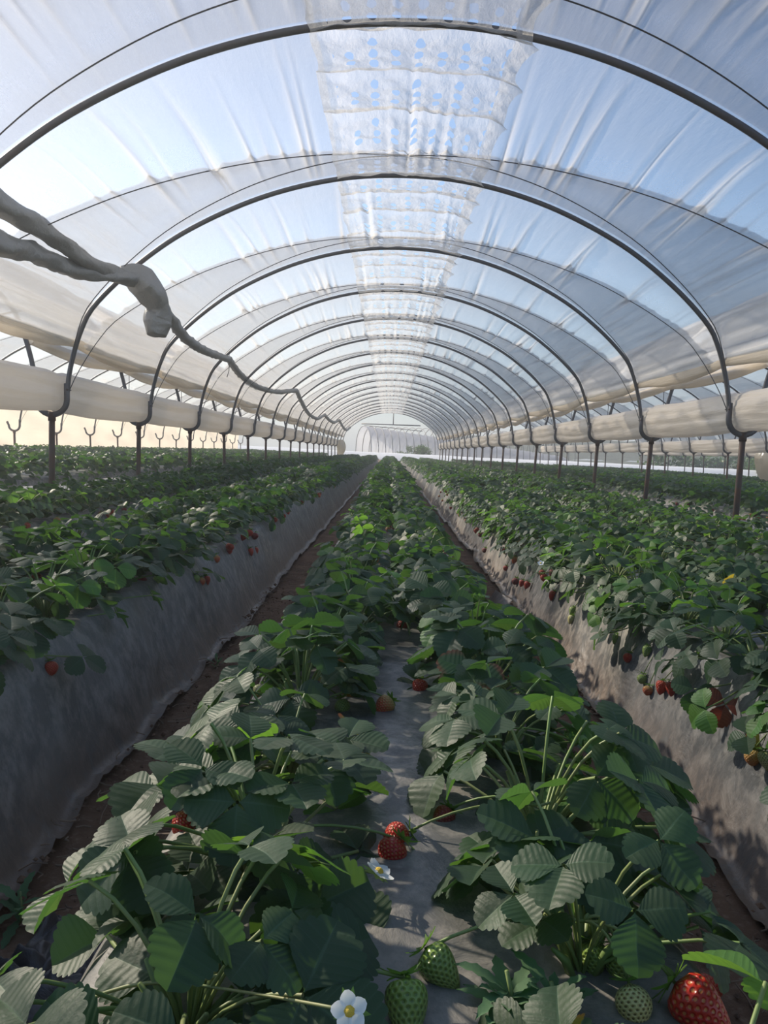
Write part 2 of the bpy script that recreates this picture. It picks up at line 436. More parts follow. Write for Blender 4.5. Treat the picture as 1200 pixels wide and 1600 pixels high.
def bed(c, y0, near, label, name='raised_bed', ragged=True, seed=0):
    ys = ysteps(y0, near)
    s = np.linspace(-1, 1, 61 if near < .1 else 25)
    hw = BHW + .012
    # denser sampling on the walls
    d = np.sign(s) * hw * (1 - (1 - np.abs(s)) ** 1.25)
    D, Y = np.meshgrid(d, ys, indexing='ij')
    lo = np.random.default_rng(seed)
    X = c + D + .012 * smooth_noise(Y * .5, D, seed + 1, 8, .5, 2) * (np.abs(D) > .2)
    if ragged:
        yj = ys; dm = []
        tt = np.linspace(THW, BHW + .012, 60); hz_ = bed_profile(tt)
        for sgn_ in (-1, 1):
            jg = .004 + .030 * np.maximum(0, smooth_noise(yj, sgn_ * 3.7 + 0 * yj, seed + 9, 14, .5, 11)) + .012 * np.abs(smooth_noise(yj, 0 * yj, seed + 19 + sgn_, 8, 6, 14))
            dm.append(np.interp(-jg, -hz_, tt))
        D = np.where(D < 0, np.maximum(D, -dm[0][None, :]), np.minimum(D, dm[1][None, :]))
    Z = bed_profile(D) + .010
    wall = np.clip((np.abs(D) - THW * .8) / (hw - THW * .8), 0, 1)
    nearf = np.exp(-np.maximum(Y - 8, 0) * .2)
    Z = Z + nearf * (.007 * smooth_noise(X, Y, seed + 2, 12, .8, 4) * (1 - wall) + .010 * smooth_noise(X * .4, Y, seed + 3, 14, 1.5, 7) * wall)
    X = X + nearf * np.sign(D) * wall * .012 * smooth_noise(Y, Z, seed + 5, 14, 1.0, 8)
    Z = Z + T(X)
    V = np.stack([X, Y, Z], -1).reshape(-1, 3)
    F = grid_faces(len(s), len(ys))[:, ::-1]
    if ragged:
        # torn lower edge: drop faces below a jagged line, and punch a few tears
        cen = V[F].mean(1); sg = np.sign(cen[:, 0] - c)
        hgt = cen[:, 2] - T(cen[:, 0])
        jag = -1.0
        tear = smooth_noise(cen[:, 1], hgt * 2.5 + sg * 5, seed + 12, 14, 2.0, 9)
        keep = (hgt > jag) & ~((hgt < .19) & (hgt > .03) & (tear > 1.8 + 4 * np.maximum(hgt - .08, 0)))
        F = F[keep]
    o = obj(name, V, F, M_mulch)
    # earth core of the bed under the film
    dd = np.linspace(-BHW, BHW, 13); D, Y = np.meshgrid(dd, np.array([y0, 2, 4, 8, 16, 32, YEND]) if y0 < 2 else np.linspace(y0, YEND, 5), indexing='ij')
    Zc = np.maximum(bed_profile(D) - .045, -.02) + T(c + D)
    link('earth_core', mesh('earth_core', np.stack([c + D * .93, Y, Zc], -1).reshape(-1, 3), grid_faces(*D.shape)[:, ::-1], M_soil), o)
    tag(o, label, kind='structure')
    return o
BEDN = {-2: 'far left bed', -1: 'left bed', 0: 'centre bed', 1: 'right bed', 2: 'far right bed'}
for i, c in zip((-2, -1, 0, 1, 2), bed_centres(0)):
    bed(c, .12 if abs(i) < 2 else 1.5, .03 if abs(i) < 2 else .12, 'grey plastic mulch over the %s of the tunnel' % BEDN[i], seed=40 + i * 7, ragged=abs(i) < 2)
for k in (-1, 1, 2):
    for i, c in enumerate(bed_centres(k)):
        bed(c, 4, .5, 'grey plastic mulch over a bed in a neighbouring tunnel', ragged=False, seed=90 + k * 9 + i)
# plastic covered banks that carry the posts
for j, xc in enumerate((TC - TW / 2, TC + TW / 2, TC + 1.5 * TW, TC + 2.5 * TW)):
    xs = xc + np.array([-.56, -.52, -.47, -.42, -.3, -.15, 0, .15, .3, .42, .47, .52, .56]); ys = np.arange(1.0, YEND, .3)
    X, Y = np.meshgrid(xs, ys, indexing='ij')
    Z = .31 * np.clip((.56 - np.abs(X - xc)) / .12, 0, 1) ** .8 + .012 * smooth_noise(X, Y, 70 + j, 12, .4, 2) + T(X)
    o = obj('post_bank', np.stack([X, Y, Z], -1).reshape(-1, 3), grid_faces(*X.shape)[:, ::-1], M_mulch)
    tag(o, 'flat grey plastic covered bank carrying a line of posts', kind='structure')

# ---------------------------------------------------------------- tunnel frame
HALF = np.array([(0, 2.575), (.65, 2.522), (1.35, 2.334), (2.03, 2.015), (2.53, 1.66), (2.90, 1.30), (3.03, 1.06), (3.11, .80), (3.15, .60), (3.162, .44)])
HALF[:, 1] += CAMZ
_full = np.vstack([HALF[::-1] * [-1, 1], HALF[1:]])
_pf = catmull(_full, 12)
_sl = np.concatenate([[0], np.cumsum(np.linalg.norm(np.diff(_pf, axis=0), axis=1))]); ARC = _sl[-1] / 2
def prof(a):
    """a in -1..1 along the arch -> x, z, outward normal"""
    s = (np.asarray(a) + 1) * ARC
    x = np.interp(s, _sl, _pf[:, 0]); z = np.interp(s, _sl, _pf[:, 1])
    e = .02; x2 = np.interp(s + e, _sl, _pf[:, 0]); z2 = np.interp(s + e, _sl, _pf[:, 1]); x1 = np.interp(s - e, _sl, _pf[:, 0]); z1 = np.interp(s - e, _sl, _pf[:, 1])
    tx, tz = x2 - x1, z2 - z1; L = np.hypot(tx, tz) + 1e-9
    return x, z, -tz / L, tx / L
Y0, DY, NA = 4.84, 2.57, 19
ARCH_Y = [Y0 + DY * i for i in range(-1, NA)]
ZU = CAMZ + .26                             # underside of the post fork
A_HEM = .885                                # film ends here along the arch

a = np.linspace(-1, 1, 97); ax, az, _, _ = prof(a)
hoop_me = mesh('arch_hoop', *tube_arrays(np.stack([ax, 0 * ax, az], -1), .023, 10), M_arch)
n_ = np.linspace(PI, 2 * PI, 13)
fork_path = [(-.145, 0, .30)] + [(.145 * math.cos(t), 0, .145 + .145 * math.sin(t)) for t in n_] + [(.145, 0, .30)]
fork_me = mesh('fork', *tube_arrays(np.array(fork_path), .028, 10), M_arch)
stub_path = [(-.19, 0, .24)] + [(.145 * math.cos(t), 0, .145 + .145 * math.sin(t)) for t in n_] + [(.145, 0, .30)]
stub_me = mesh('fork', *tube_arrays(np.array(stub_path), .028, 10), M_arch)
TUN = {0: ('the tunnel over the camera', 0), -1: ('the neighbouring tunnel on the left', 1), 1: ('the neighbouring tunnel on the right', 1), 2: ('the second tunnel to the right', 1)}
for k in (0, -1, 1, 2):
    for i, y in enumerate(ARCH_Y):
        if k and i < 1: continue
        if k and y < 5 + abs(k) * 2.0: continue
        o = link('arch_hoop', hoop_me, None, (TC + k * TW, y, 0))
        if k == 0: lb = '%s dark metal arch from the camera spanning the tunnel roof' % ordinal(i) if i > 0 else 'dark metal arch overhead, nearest the camera'
        else: lb = '%s dark metal arch from the near end of %s' % (ordinal(i), TUN[k][0])
        tag(o, lb, 'arch', 'metal arches of ' + TUN[k][0])
POSTX = [TC + (j - .5) * TW for j in (-1, 0, 1, 2, 3)]
PL = {0: 'row against the far left film wall', 1: 'row left of the centre beds', 2: 'row right of the centre beds', 3: 'second row to the right', 4: 'third row to the right'}
rpost = random.Random(4)
clamp = tube_arrays(np.array([(0, 0, -.03), (0, 0, .05)]), .036, 10)
for j, x in enumerate(POSTX):
    cnt = 0
    for i, y in enumerate(ARCH_Y):
        if y < abs(x) * 1.6 - 1.5 or y < 2: continue
        cnt += 1
        g = .31 + float(T(x)) - .06
        root = empty('support_post', (x, y, g))
        h = ZU - g
        lean = (rpost.uniform(-.02, .02) + (.03 if j == 2 else -.01))
        pv = np.array([(-lean, 0, 0), (-lean * .5, 0, h * .5), (0, 0, h - .01)])
        tube('post_pole', pv, .029, M_post, root, 10)
        f = link('fork', stub_me if j == 0 else fork_me, root, (0, 0, h))
        # clamp and bolt
        obj('clamp', clamp[0] + [0, 0, h - .03], clamp[1], M_post, root)
        tube('bolt', np.array([(-.16, -.04, h + .24), (-.16, .05, h + .24)]) * [1 if x > 0 else -1, 1, 1], .008, M_post, root, 6)
        if y < 12 and abs(x) < 4:
            V, F = tube_arrays(np.array([(-lean, 0, -.0), (-lean, 0, .07), (-lean, 0, .10)]), np.array([.062, .058, .036]), 12)
            obj('post_foot', V, F, M_foot, root)
        if j in (1, 2): lb = '%s rusty forked post from the camera, %s' % (ordinal(cnt), PL[j])
        else: lb = '%s small dark forked post from the near end, %s' % (ordinal(cnt), PL[j])
        tag(root, lb, 'post', 'forked posts, ' + PL[j])

# ---------------------------------------------------------------- film roof
def vA(a): return .785 * (1 - np.abs(a / .96) ** 1.6)
def vB(a): return 1 - .20 * (1 - np.abs(a) ** 1.3)
def crease_field(sa, v, seed, n=34, amp=1.0):
    """ridges running along the tunnel that start at the cords and fade; sa = arc position in m"""
    r = np.random.default_rng(seed); out = np.zeros_like(sa); gat = np.zeros_like(sa)
    a_ = sa / ARC
    va = vA(np.clip(a_, -.96, .96))
    for q in range(n):
        s0 = r.uniform(-ARC, ARC) * .93; wd = r.uniform(.014, .034); am = r.uniform(.25, 1) ** 1.5 * .050 * r.choice([-1, 1, 1])
        fd = r.uniform(.12, .40); sl = r.uniform(-.10, .10)
        dv = v - va
        along = np.exp(-np.abs(dv) / np.where(dv < 0, fd, fd * .7))
        out += amp * am * along * np.exp(-(np.abs((sa - s0 - sl * dv) / wd)) ** 1.3)
        gat[:] = np.maximum(gat, min(1, abs(am) / .028) * along ** 1.2 * np.exp(-np.abs((sa - s0 - sl * dv) / (wd * .55))))
        out -= .35 * amp * am * along * np.exp(-((sa - s0 - sl * dv - wd * 1.8) / (wd * 1.2)) ** 2)
    return out, gat
BX0, BX1 = -.62, .76
def film_patch(kind, k, i, nu, nv, seed, hem=True):
    """one bay of film: kind base / overlap / band"""
    y0 = ARCH_Y[i]
    if kind == 'band':
        u = np.linspace(BX0 - .02, BX1 + .02, nu); a = np.interp(u, _pf[:, 0], _sl / ARC - 1)
    else: a = np.linspace(-A_HEM, A_HEM, nu)
    v = np.linspace(0, 1, nv); A, Vv = np.meshgrid(a, v, indexing='ij')
    if kind == 'overlap':
        lo = vA(A); Vv = lo + (1 - lo) * Vv
    sa = A * ARC
    if kind == 'band':
        sh = sa; yy = y0 + Vv * DY
    x, z, nx, nz = prof(A)
    off = .028 + 0 * A
    press = np.exp(-((Vv - vA(A)) / .08) ** 2) * .035 + np.exp(-((Vv - vB(A)) / .05) ** 2) * .02 * (Vv < .98)
    off = off + (.055 * np.sin(PI * np.clip(Vv / np.maximum(vA(A), .15), 0, 1)) * (Vv < vA(A)) - press * np.sin(PI * Vv) ** .5)
    cf, gat = crease_field(sa, Vv, seed, 46)
    off = off + cf * np.sin(PI * np.clip(Vv, .001, .999)) ** .35
    side = np.clip((np.abs(A) - .60) / .3, 0, 1)
    sn_ = smooth_noise(sa * 4.0, Vv * DY * .10 + sa * .3, seed + 3, 18, .7, 3.5)
    gat = np.clip(gat + side * (.18 + .6 * np.clip(1 - np.abs(sn_ - .3) * 2.2, 0, 1) ** 2), 0, 1)
    off = off + side * .026 * sn_ * np.sin(PI * np.clip(Vv, 0, 1)) ** .4
    off = off + .006 * smooth_noise(sa * 1.6, Vv * 1.2, seed + 4, 10, .7, 2.5) * np.sin(PI * Vv)
    if kind == 'overlap': off = off + .014
    yy = y0 + Vv * DY
    if kind == 'band':
        q = (yy / .62) % 1
        ridge = np.exp(-np.minimum(q, 1 - q) ** 2 / .0035)
        loc = (u[:, None] + 0 * Vv)
        off = off - .025 - .055 * np.sin(PI * q) * .6 + .04 * ridge + .010 * smooth_noise(loc * 3, yy * 3, seed + 7, 14, .8, 3.2)
        # pulled in, scalloped right edge
        sc = np.abs(np.sin(PI * q)) ** .7
        wgt = np.clip((loc - .3) / .46, 0, 1) ** 2; wl = np.clip((-.3 - loc) / .32, 0, 1) ** 2
        xs_ = x - wgt * .075 * sc + wl * .02 * sc + .012 * smooth_noise(yy * 2, loc, seed + 8, 10, .8, 3) * (wgt + wl)
        px = xs_ + nx * off; pz = z + nz * off
        # free edge flips down
        pz = pz - wgt ** 3 * .05 * ridge
        yy = yy + .03 * smooth_noise(loc * 1.2, yy * .3, seed + 9, 8, .6, 2)
        UVw = np.stack([loc - BX0, yy], -1).reshape(-1, 2)
    else:
        px = x + nx * off; pz = z + nz * off; UVw = np.stack([gat, gat * 0], -1).reshape(-1, 2)
    V = np.stack([TC + k * TW + px, yy, pz], -1).reshape(-1, 3)
    F = grid_faces(nu, nv)
    if kind == 'base' and k == 0 or kind == 'overlap' and k == 0:
        cx = px.reshape(-1)[F].mean(1)
        if kind == 'base': F = F[~((cx > BX0 + .03) & (cx < BX1 - .12))]
    return V, F, UVw

def hem_patch(k, i, side, seed):
    """gathered edge of the film, hanging in folds, tied up at each arch"""
    y0 = ARCH_Y[i]; nv, nr = 28, 12
    v = np.linspace(0, 1, nv)
    x, z, nx, nz = prof(np.array([side * (A_HEM - .005)])); x, z = float(x[0]), float(z[0])
    ph = np.arange(nr) * 2 * PI / nr
    Vv, P = np.meshgrid(v, ph, indexing='ij')
    r = .035 + .020 * np.sin(PI * Vv) + .012 * smooth_noise(P * .35, Vv * 2.0, seed, 10, .4, 2)
    sag = .07 * np.sin(PI * Vv) ** 1.2
    cx = x + side * (.035 + .02 * np.sin(PI * Vv))
    V = np.stack([TC + k * TW + cx + r * .7 * np.cos(P), y0 + Vv * DY, z + .02 - sag * .6 + r * 1.25 * np.sin(P)], -1).reshape(-1, 3)
    return V, grid_faces(nv, nr, True)

roof = empty('roof'); tag(roof, 'translucent film roof of the tunnel over the camera', kind='structure')
for i in range(NA):
    near = i < 3
    nu = 760 if i < 2 else 420 if i < 6 else 180
    nv = 30 if i < 2 else 18 if i < 6 else 9
    V, F, uvw = film_patch('base', 0, i, nu, nv, 200 + i * 13); obj('film_panel', V, F, M_film, roof, uv=uvw)
    V, F, uvw = film_patch('overlap', 0, i, nu, max(8, nv // 2), 200 + i * 13); obj('film_overlap', V, F, M_film2, roof, uv=uvw)
    V, F, uvw = film_patch('band', 0, i, 70 if i < 6 else 24, 90 if i < 3 else 50 if i < 8 else 20, 200 + i * 13); obj('perforated_strip', V, F, M_band, roof, uv=uvw)
    for sgn in (-1, 1):
        V, F = hem_patch(0, i, sgn, 500 + i * 3 + sgn); obj('film_hem', V, F, M_hem, roof)
for k in (-1, 1, 2):
    r2 = empty('roof'); tag(r2, 'translucent film roof of ' + TUN[k][0], kind='structure')
    for i in range(2, NA):
        V, F, uvw = film_patch('base', k, i, 110, 8, 900 + i * 13 + k); obj('film_panel', V, F, M_film, r2, uv=uvw)
        V, F, uvw = film_patch('overlap', k, i, 90, 5, 900 + i * 13 + k); obj('film_overlap', V, F, M_film2, r2, uv=uvw)
        for sgn in (-1, 1):
            V, F = hem_patch(k, i, sgn, 700 + i * 3 + sgn); obj('film_hem', V, F, M_hem, r2)

# cords over the film
def cord(k, i, which):
    a = np.linspace(-1, 1, 73); v = vA(a * .96) if which == 'A' else vB(a)
    ac = np.clip(a * .985, -.99, .99); x, z, nx, nz = prof(ac)
    o_ = -.012 + 0 * a
    P = np.stack([TC + k * TW + x + nx * o_, ARCH_Y[i] + np.clip(v, 0, 1) * DY, z + nz * o_], -1)
    if which == 'A': P = P + np.array([0, .02, 0])
    o = tube('tie_cord', P, .0045, M_rope, None, 5); return o
for i in range(NA):
    o = cord(0, i, 'A'); tag(o, 'thin dark cord crossing the %s roof bay, bowed towards the far arch' % ordinal(i + 1), 'cord', 'cords over the tunnel film')
    if i < 8:
        o = cord(0, i, 'B'); tag(o, 'thin dark cord hugging the far arch of the %s roof bay' % ordinal(i + 1), 'cord', 'cords over the tunnel film')
for k in (-1, 1):
    for i in range(3, 12):
        o = cord(k, i, 'A'); tag(o, '%s thin dark cord from the near end across %s' % (ordinal(i - 2), TUN[k][0]), 'cord', 'cords of ' + TUN[k][0])

# rolled side curtains lying in the forks
def roll(x, y0, y1, seed, label):
    ys = np.arange(y0, y1 + .01, .12 if abs(x) < 4 else .35); nr = 56
    ph = np.arange(nr) * 2 * PI / nr; Yv, P = np.meshgrid(ys, ph, indexing='ij')
    q = ((Yv - Y0) / DY) % 1
    pinch = np.exp(-np.minimum(q, 1 - q) ** 2 / .0012)
    bulge = np.sin(PI * q) ** .5
    wr = .010 * smooth_noise(P * 1.1, Yv * .35, seed, 16, .5, 2.6) + .004 * smooth_noise(P * 2.5, Yv * 1.0, seed + 1, 10, .5, 2)
    for kc, (pc, wc, ac) in enumerate(((.5, .10, .016), (2.6, .10, .022), (3.4, .16, -.020), (5.9, .12, .018), (.05, .14, -.020), (2.95, .08, .016))):
        dph = (P - pc - .25 * smooth_noise(Yv * .25, 0 * P, seed + 20 + kc, 8, .5, 2) + PI) % (2 * PI) - PI
        wr = wr + ac * np.exp(-(dph / wc) ** 2) * (.4 + .6 * np.sin(PI * q))
    rx = .118 - .018 * pinch + .012 * bulge; rz = .190 - .020 * pinch + .008 * bulge
    sag = .02 * np.sin(PI * q)
    sq = lambda c: np.sign(c) * np.abs(c) ** .8
    Xv = x + (rx + wr) * sq(np.cos(P)); Zv = ZU + .225 - sag + (rz + wr) * sq(np.sin(P))
    V = np.stack([Xv, Yv, Zv], -1).reshape(-1, 3); F = [list(map(int, f)) for f in grid_faces(len(ys), nr, True)]
    n0 = (len(ys) - 1) * nr
    F.append(list(range(nr))); F.append([n0 + t for t in range(nr)][::-1])
    o = obj('rolled_curtain', V, F, M_roll); tag(o, label, 'curtain')
    return o
roll(POSTX[1], 2.4, YEND - 1, 31, 'rolled cream side curtain lying in the forks left of the centre beds')
roll(POSTX[2], 2.4, YEND - 1, 33, 'rolled cream side curtain lying in the forks right of the centre beds')
roll(POSTX[3], 13, YEND - 1, 35, 'rolled cream side curtain in the second row of posts to the right')
roll(POSTX[4], 21, YEND - 1, 37, 'rolled cream side curtain in the third row of posts to the right')

# film wall closing the left neighbour
ys = np.arange(10, YEND + .1, .25); zs = np.linspace(0, 1, 16); Yv, Zv = np.meshgrid(ys, zs, indexing='ij')
fold = smooth_noise(Yv * .35, Zv * 1.3, 61, 16, .5, 2.5)
V = np.stack([POSTX[0] - .22 + .05 * fold, Yv, .15 + Zv * 1.62 + .03 * np.sin(PI * ((Yv - Y0) / DY % 1))], -1).reshape(-1, 3)
o = obj('wall_left', V, grid_faces(*Yv.shape), M_wall); tag(o, 'cream film wall closing the far left tunnel behind the posts', kind='structure')

# twisted film rope along the left of the roof
def twist(P, r, turns, seed, n=14, per=10):
    P = catmull(P, per); m = len(P); s = np.concatenate([[0], np.cumsum(np.linalg.norm(np.diff(P, axis=0), axis=1))])
    V, F = tube_arrays(P, 1.0, n)
    V = V.reshape(m, n, 3); D = V - P[:, None, :]
    ph = np.arange(n)[None, :] * 2 * PI / n; rr = np.interp(np.linspace(0, 1, m), np.linspace(0, 1, len(r)), r)[:, None]
    S_ = s[:, None]
    rad = rr * (1 + .16 * np.sin(3 * ph + S_ * turns) + .08 * np.sin(5 * ph - S_ * turns * 1.7 + 1) + .09 * smooth_noise(ph * .3, S_ * 1.3, seed, 10, .6, 3))
    return (P[:, None, :] + D * rad[..., None]).reshape(-1, 3), F
def attach(i, a=-.545, dz=-.05):
    x, z, nx, nz = prof(np.array([a])); return (TC + float(x[0]) - .0, ARCH_Y[i], float(z[0]) + dz)
rope_mat = film_mat('twisted_film', .95, .1, color=(.36, .36, .35), scl=(8, 8, 8), bump=.8, tr_share=.25)
A2 = attach(2); A1 = attach(1)
def mid(p, q, sag, t=.5): return tuple(p[i] * (1 - t) + q[i] * t - (sag if i == 2 else 0) for i in range(3))
def pdepth(px, py, Y):
    d = ray(px, py); return tuple(Vector((0, 0, CAMZ)) + d * (Y / d.y))
rr = empty('twisted_film_rope', A2)
def sub(name, arr):
    V, F = arr; o = obj(name, np.asarray(V) - np.array(A2), F, rope_mat, rr); return o
sub('upper_strand', twist([pdepth(-260, 130, 3.6), pdepth(-80, 262, 4.5), pdepth(0, 318, 5.1), pdepth(75, 365, 5.9), pdepth(140, 410, 6.7), pdepth(205, 437, 7.35)], [.065, .075, .075, .07, .062, .07], 9, 3))
sub('lower_strand', twist([pdepth(-260, 270, 3.8), pdepth(-70, 352, 4.7), pdepth(0, 380, 5.2), pdepth(60, 398, 5.9), pdepth(120, 424, 6.6), pdepth(170, 430, 7.0), pdepth(212, 436, 7.35)], [.07, .08, .078, .07, .06, .058, .07], 10, 5))
sub('knot', twist([pdepth(188, 425, 7.2), pdepth(212, 432, 7.36), pdepth(236, 455, 7.5), pdepth(250, 482, 7.6), pdepth(246, 500, 7.62), pdepth(243, 524, 7.6)], [.05, .085, .14, .135, .095, .125, .13, .085], 6, 8, 18, 12))
pts = [pdepth(252, 478, 7.6), pdepth(268, 500, 7.9), pdepth(290, 528, 8.8), pdepth(320, 548, 10.4), pdepth(358, 562, 12.7)]
sub('first_swag', twist(pts, [.07, .055, .055, .055, .05], 12, 9))
seq = [((358, 562, 12.7), (375, 585, 14.5), (400, 603, 16.6), (432, 612, 18.8), (463, 610, 20.6)), ((463, 610, 20.6), (472, 630, 23), (484, 648, 27), (496, 654, 30), (507, 648, 31.3)),
       ((507, 648, 31.3), (514, 656, 34), (522, 660, 37), (530, 656, 39.2)), ((530, 656, 39.2), (534, 664, 42), (541, 672, 46), (547, 668, 47))]
for n, q in enumerate(seq):
    sub('swag', twist([pdepth(*t) for t in q], [.055, .06, .06, .055] if n < 2 else [.06, .07, .06], 12, 20 + n, 10, 8))
tag(rr, 'grey twisted film rope knotted and swagged along the left of the roof', 'rope')
tp = pdepth(358, 562, 12.7); V, F = join([tube_arrays(np.array([tp, (tp[0], tp[1], tp[2] - .18), (tp[0] - .03, tp[1], tp[2] - .28)]), .006, 5), tube_arrays(np.array([tp, (tp[0], tp[1] , tp[2] + .15)]), .006, 5)])
obj('tie_string', V - np.array(A2), F, M_rope, rr)

# ---------------------------------------------------------------- leaves
def leaflet(N=40, R=3, teeth=10, L=1.0, wide=.50, fold=.25, droop=.35, pleat=.018, cup=.0, seed=0, asym=0.0):
    """serrated, pleated leaflet in the xy plane, base at origin, pointing +y; returns V, F(quads), UV"""
    e = np.linspace(0, 1, N + 1); w_ = wide * np.sin(PI * e ** 1.22) ** np.interp(e, [0, .45, .75, 1], [1.0, .75, .62, .60])
    w_[0] = .012; w_[-1] = .0
    m = e - .17 * np.sin(PI * e)
    V = []; UV = []; F = []
    for side in (-1, 1):
        base = len(V)
        ww = w_ * (1 + asym * side)
        for i in range(N + 1):
            ph = e[i] * teeth
            tooth = (.050 * abs(math.sin(PI * ph)) ** .75 - .030) * min(1, 6 * e[i]) if i < N else 0
            wv = math.cos(2 * PI * ph)
            for q in range(R + 1):
                f = q / R
                x = side * (ww[i] * f + (tooth * .8 if q == R else 0))
                y = m[i] * (1 - f) + (e[i] + (tooth * (.4 + .7 * e[i] ** 2) if q == R else 0)) * f
                pz = pleat * wv * math.sin(PI * min(f, .88)) ** .5 if 0 < i < N else 0
                z = fold * abs(x) - cup * (x * x) * 2 - droop * y * y * .5 + pz
                V.append((x * L, y * L, z * L)); UV.append((.5 + .5 * side * f, e[i]))
        for i in range(N):
            for q in range(R):
                a_ = base + i * (R + 1) + q; b_ = a_ + 1; c_ = a_ + R + 2; d_ = a_ + R + 1
                F.append([a_, b_, c_, d_] if side > 0 else [a_, d_, c_, b_])
    V = np.array(V)
    V[:, 2] += .02 * L * smooth_noise(V[:, 0] / L * 1.3, V[:, 1] / L * 1.3, seed + 77, 6, .5, 1.5)
    return V, F, np.array(UV)

def rotz(a): c, s = math.cos(a), math.sin(a); return np.array([[c, -s, 0], [s, c, 0], [0, 0, 1]])
def rotx(a): c, s = math.cos(a), math.sin(a); return np.array([[1, 0, 0], [0, c, -s], [0, s, c]])
def roty(a): c, s = math.cos(a), math.sin(a); return np.array([[c, 0, s], [0, 1, 0], [-s, 0, c]])

def blade(seed, lod, L=1.0):
    """three leaflets around the hub at the origin, the middle one along +y"""
    r = random.Random(seed); N, R, TT = {0: (45, 3, 9), 1: (14, 2, 7), 2: (4, 1, 2)}[lod]
    Vs = []; Fs = []; Us = []; o = 0
    base_fold = r.uniform(.10, .45)
    for k, ang in enumerate((0, r.uniform(78, 100), -r.uniform(78, 100))):
        l = L * (1.0 if k == 0 else r.uniform(.86, .98))
        V, F, U = leaflet(N, R, TT, l, r.uniform(.46, .54), base_fold + r.uniform(-.08, .1), r.uniform(.15, .7), .0045 if lod == 0 else .004, r.uniform(0, .3), seed * 3 + k, 0 if k == 0 else (.10 if k == 1 else -.10))
        V = V + [0, .035 * L, 0]
        V = V @ rotx(math.radians(r.uniform(-18, 10) + (12 if k else 0))).T
        V = V @ rotz(math.radians(ang)).T
        Vs.append(V); Fs += [[q + o for q in f] for f in F]; Us.append(U); o += len(V)
    return np.concatenate(Vs), Fs, np.concatenate(Us)

NBLADE = 9
BL = {lod: [blade(100 + s, lod) for s in range(NBLADE)] for lod in (0, 1, 2)}

def frame_from(normal, fwd):
    n = Vector(normal).normalized(); f = Vector(fwd); f = (f - n * f.dot(n)).normalized(); x = f.cross(n).normalized()
    return np.array([[x.x, f.x, n.x], [x.y, f.y, n.y], [x.z, f.z, n.z]])

def plant_spec(seed, nleaf=16, spill=0):
    """leaf specs in plant space; outer side of the bed is -x"""
    r = random.Random(seed); out = []
    for q in range(nleaf):
        az = q * 2.39996 + r.uniform(-.35, .35)
        t = (q + .5) / nleaf                      # inner -> outer
        rad = .035 + .125 * t ** .7 + r.uniform(-.02, .02)
        hx, hy = rad * math.cos(az), rad * math.sin(az) * 1.05
        hz = .135 - .085 * t ** 1.5 + r.uniform(-.03, .03)
        if hx < -.09: hz -= (-.09 - hx) * 1.3; hx *= 1.12
        if hx > .08: hx = .08 + (hx - .08) * .35; hz -= .02
        tilt = .18 + .55 * t + r.uniform(-.25, .25)
        n = (math.cos(az) * tilt + r.uniform(-.45, .45), math.sin(az) * tilt + r.uniform(-.45, .45), 1)
        fw = (math.cos(az + r.uniform(-.5, .5)), math.sin(az + r.uniform(-.5, .5)), 0)
        L = r.uniform(.046, .062) * (1.1 if t > .4 else .92)
        out.append(((hx, hy, hz), n, fw, L, r.randrange(NBLADE), r.random()))
    for q in range(9):                            # low inner leaves that close the canopy
        az = q * 2.1 + r.uniform(-.4, .4); rad = r.uniform(.05, .125); hx, hy = rad * math.cos(az), rad * math.sin(az)
        out.append(((hx if hx < .08 else .08, hy, r.uniform(.025, .065)), (math.cos(az) * .4 + r.uniform(-.3, .3), math.sin(az) * .4, 1), (math.cos(az), math.sin(az), 0), r.uniform(.042, .056), r.randrange(NBLADE), r.random() * .9 + .03))
    for q in range(spill):                        # leaves hanging over the shoulder of the bed
        hx = -r.uniform(.11, .20); hy = r.uniform(-.12, .12); hz = .045 - (abs(hx) - .11) * 1.5 + r.uniform(-.02, .04)
        out.append(((hx, hy, hz), (-r.uniform(.5, 1.3), r.uniform(-.5, .5), .8), (-1, r.uniform(-.8, .8), -.6), r.uniform(.046, .062), r.randrange(NBLADE), r.random()))
    return out

def stalk_path(h, r=None, bend=.35):
    h = np.array(h); a_ = np.array([0, 0, -.01]); 
    c = np.array([h[0] * bend, h[1] * bend, h[2] * .8])
    t = np.linspace(0, 1, 6)[:, None]
    return (1 - t) ** 2 * a_ + 2 * t * (1 - t) * c + t * t * h

def leaf_mesh(spec, lod, with_stalk, nm='leaf'):
    h, n, fw, L, bi, rv = spec
    V, F, U = BL[lod][bi]
    R_ = frame_from(n, fw)
    V = (V * L) @ R_.T + np.array(h)
    mats = [M_leaf, M_stalk]; fm = [0] * len(F)
    if rv > .93: mats[0] = M_young_backlit
    elif rv < .004: mats[0] = M_yellow
    elif rv < .02: mats[0] = M_redrim
    if with_stalk:
        sv, sf = tube_arrays(stalk_path(h), .0016, 4 if lod else 6, False)
        F = F + [[q + len(V) for q in f] for f in sf]; fm = fm + [1] * len(sf)
        V = np.concatenate([V, sv]); U = np.concatenate([U, np.full((len(sv), 2), .3)])
    return mesh(nm, V, F, None, uv=U, mats=mats, fm=fm)

NP = 10
SPECS = [plant_spec(300 + s, 27) for s in range(NP)]
SPILLS = [plant_spec(500 + s, 14, 7) for s in range(6)]
SPECS = SPECS + SPILLS
NEARP = [[(leaf_mesh(sp, 0, False), mesh('leaf_stalk', *tube_arrays(stalk_path(sp[0]), .0019, 6, False), M_stalk)) for sp in S_] for S_ in SPECS]
MIDP = [[leaf_mesh(sp, 1, True) for sp in (S_[::2] + S_[1:5:2] if k_ < NP else S_)] for k_, S_ in enumerate(SPECS)]
MIDSPEC = [(S_[::2] + S_[1:5:2] if k_ < NP else S_) for k_, S_ in enumerate(SPECS)]
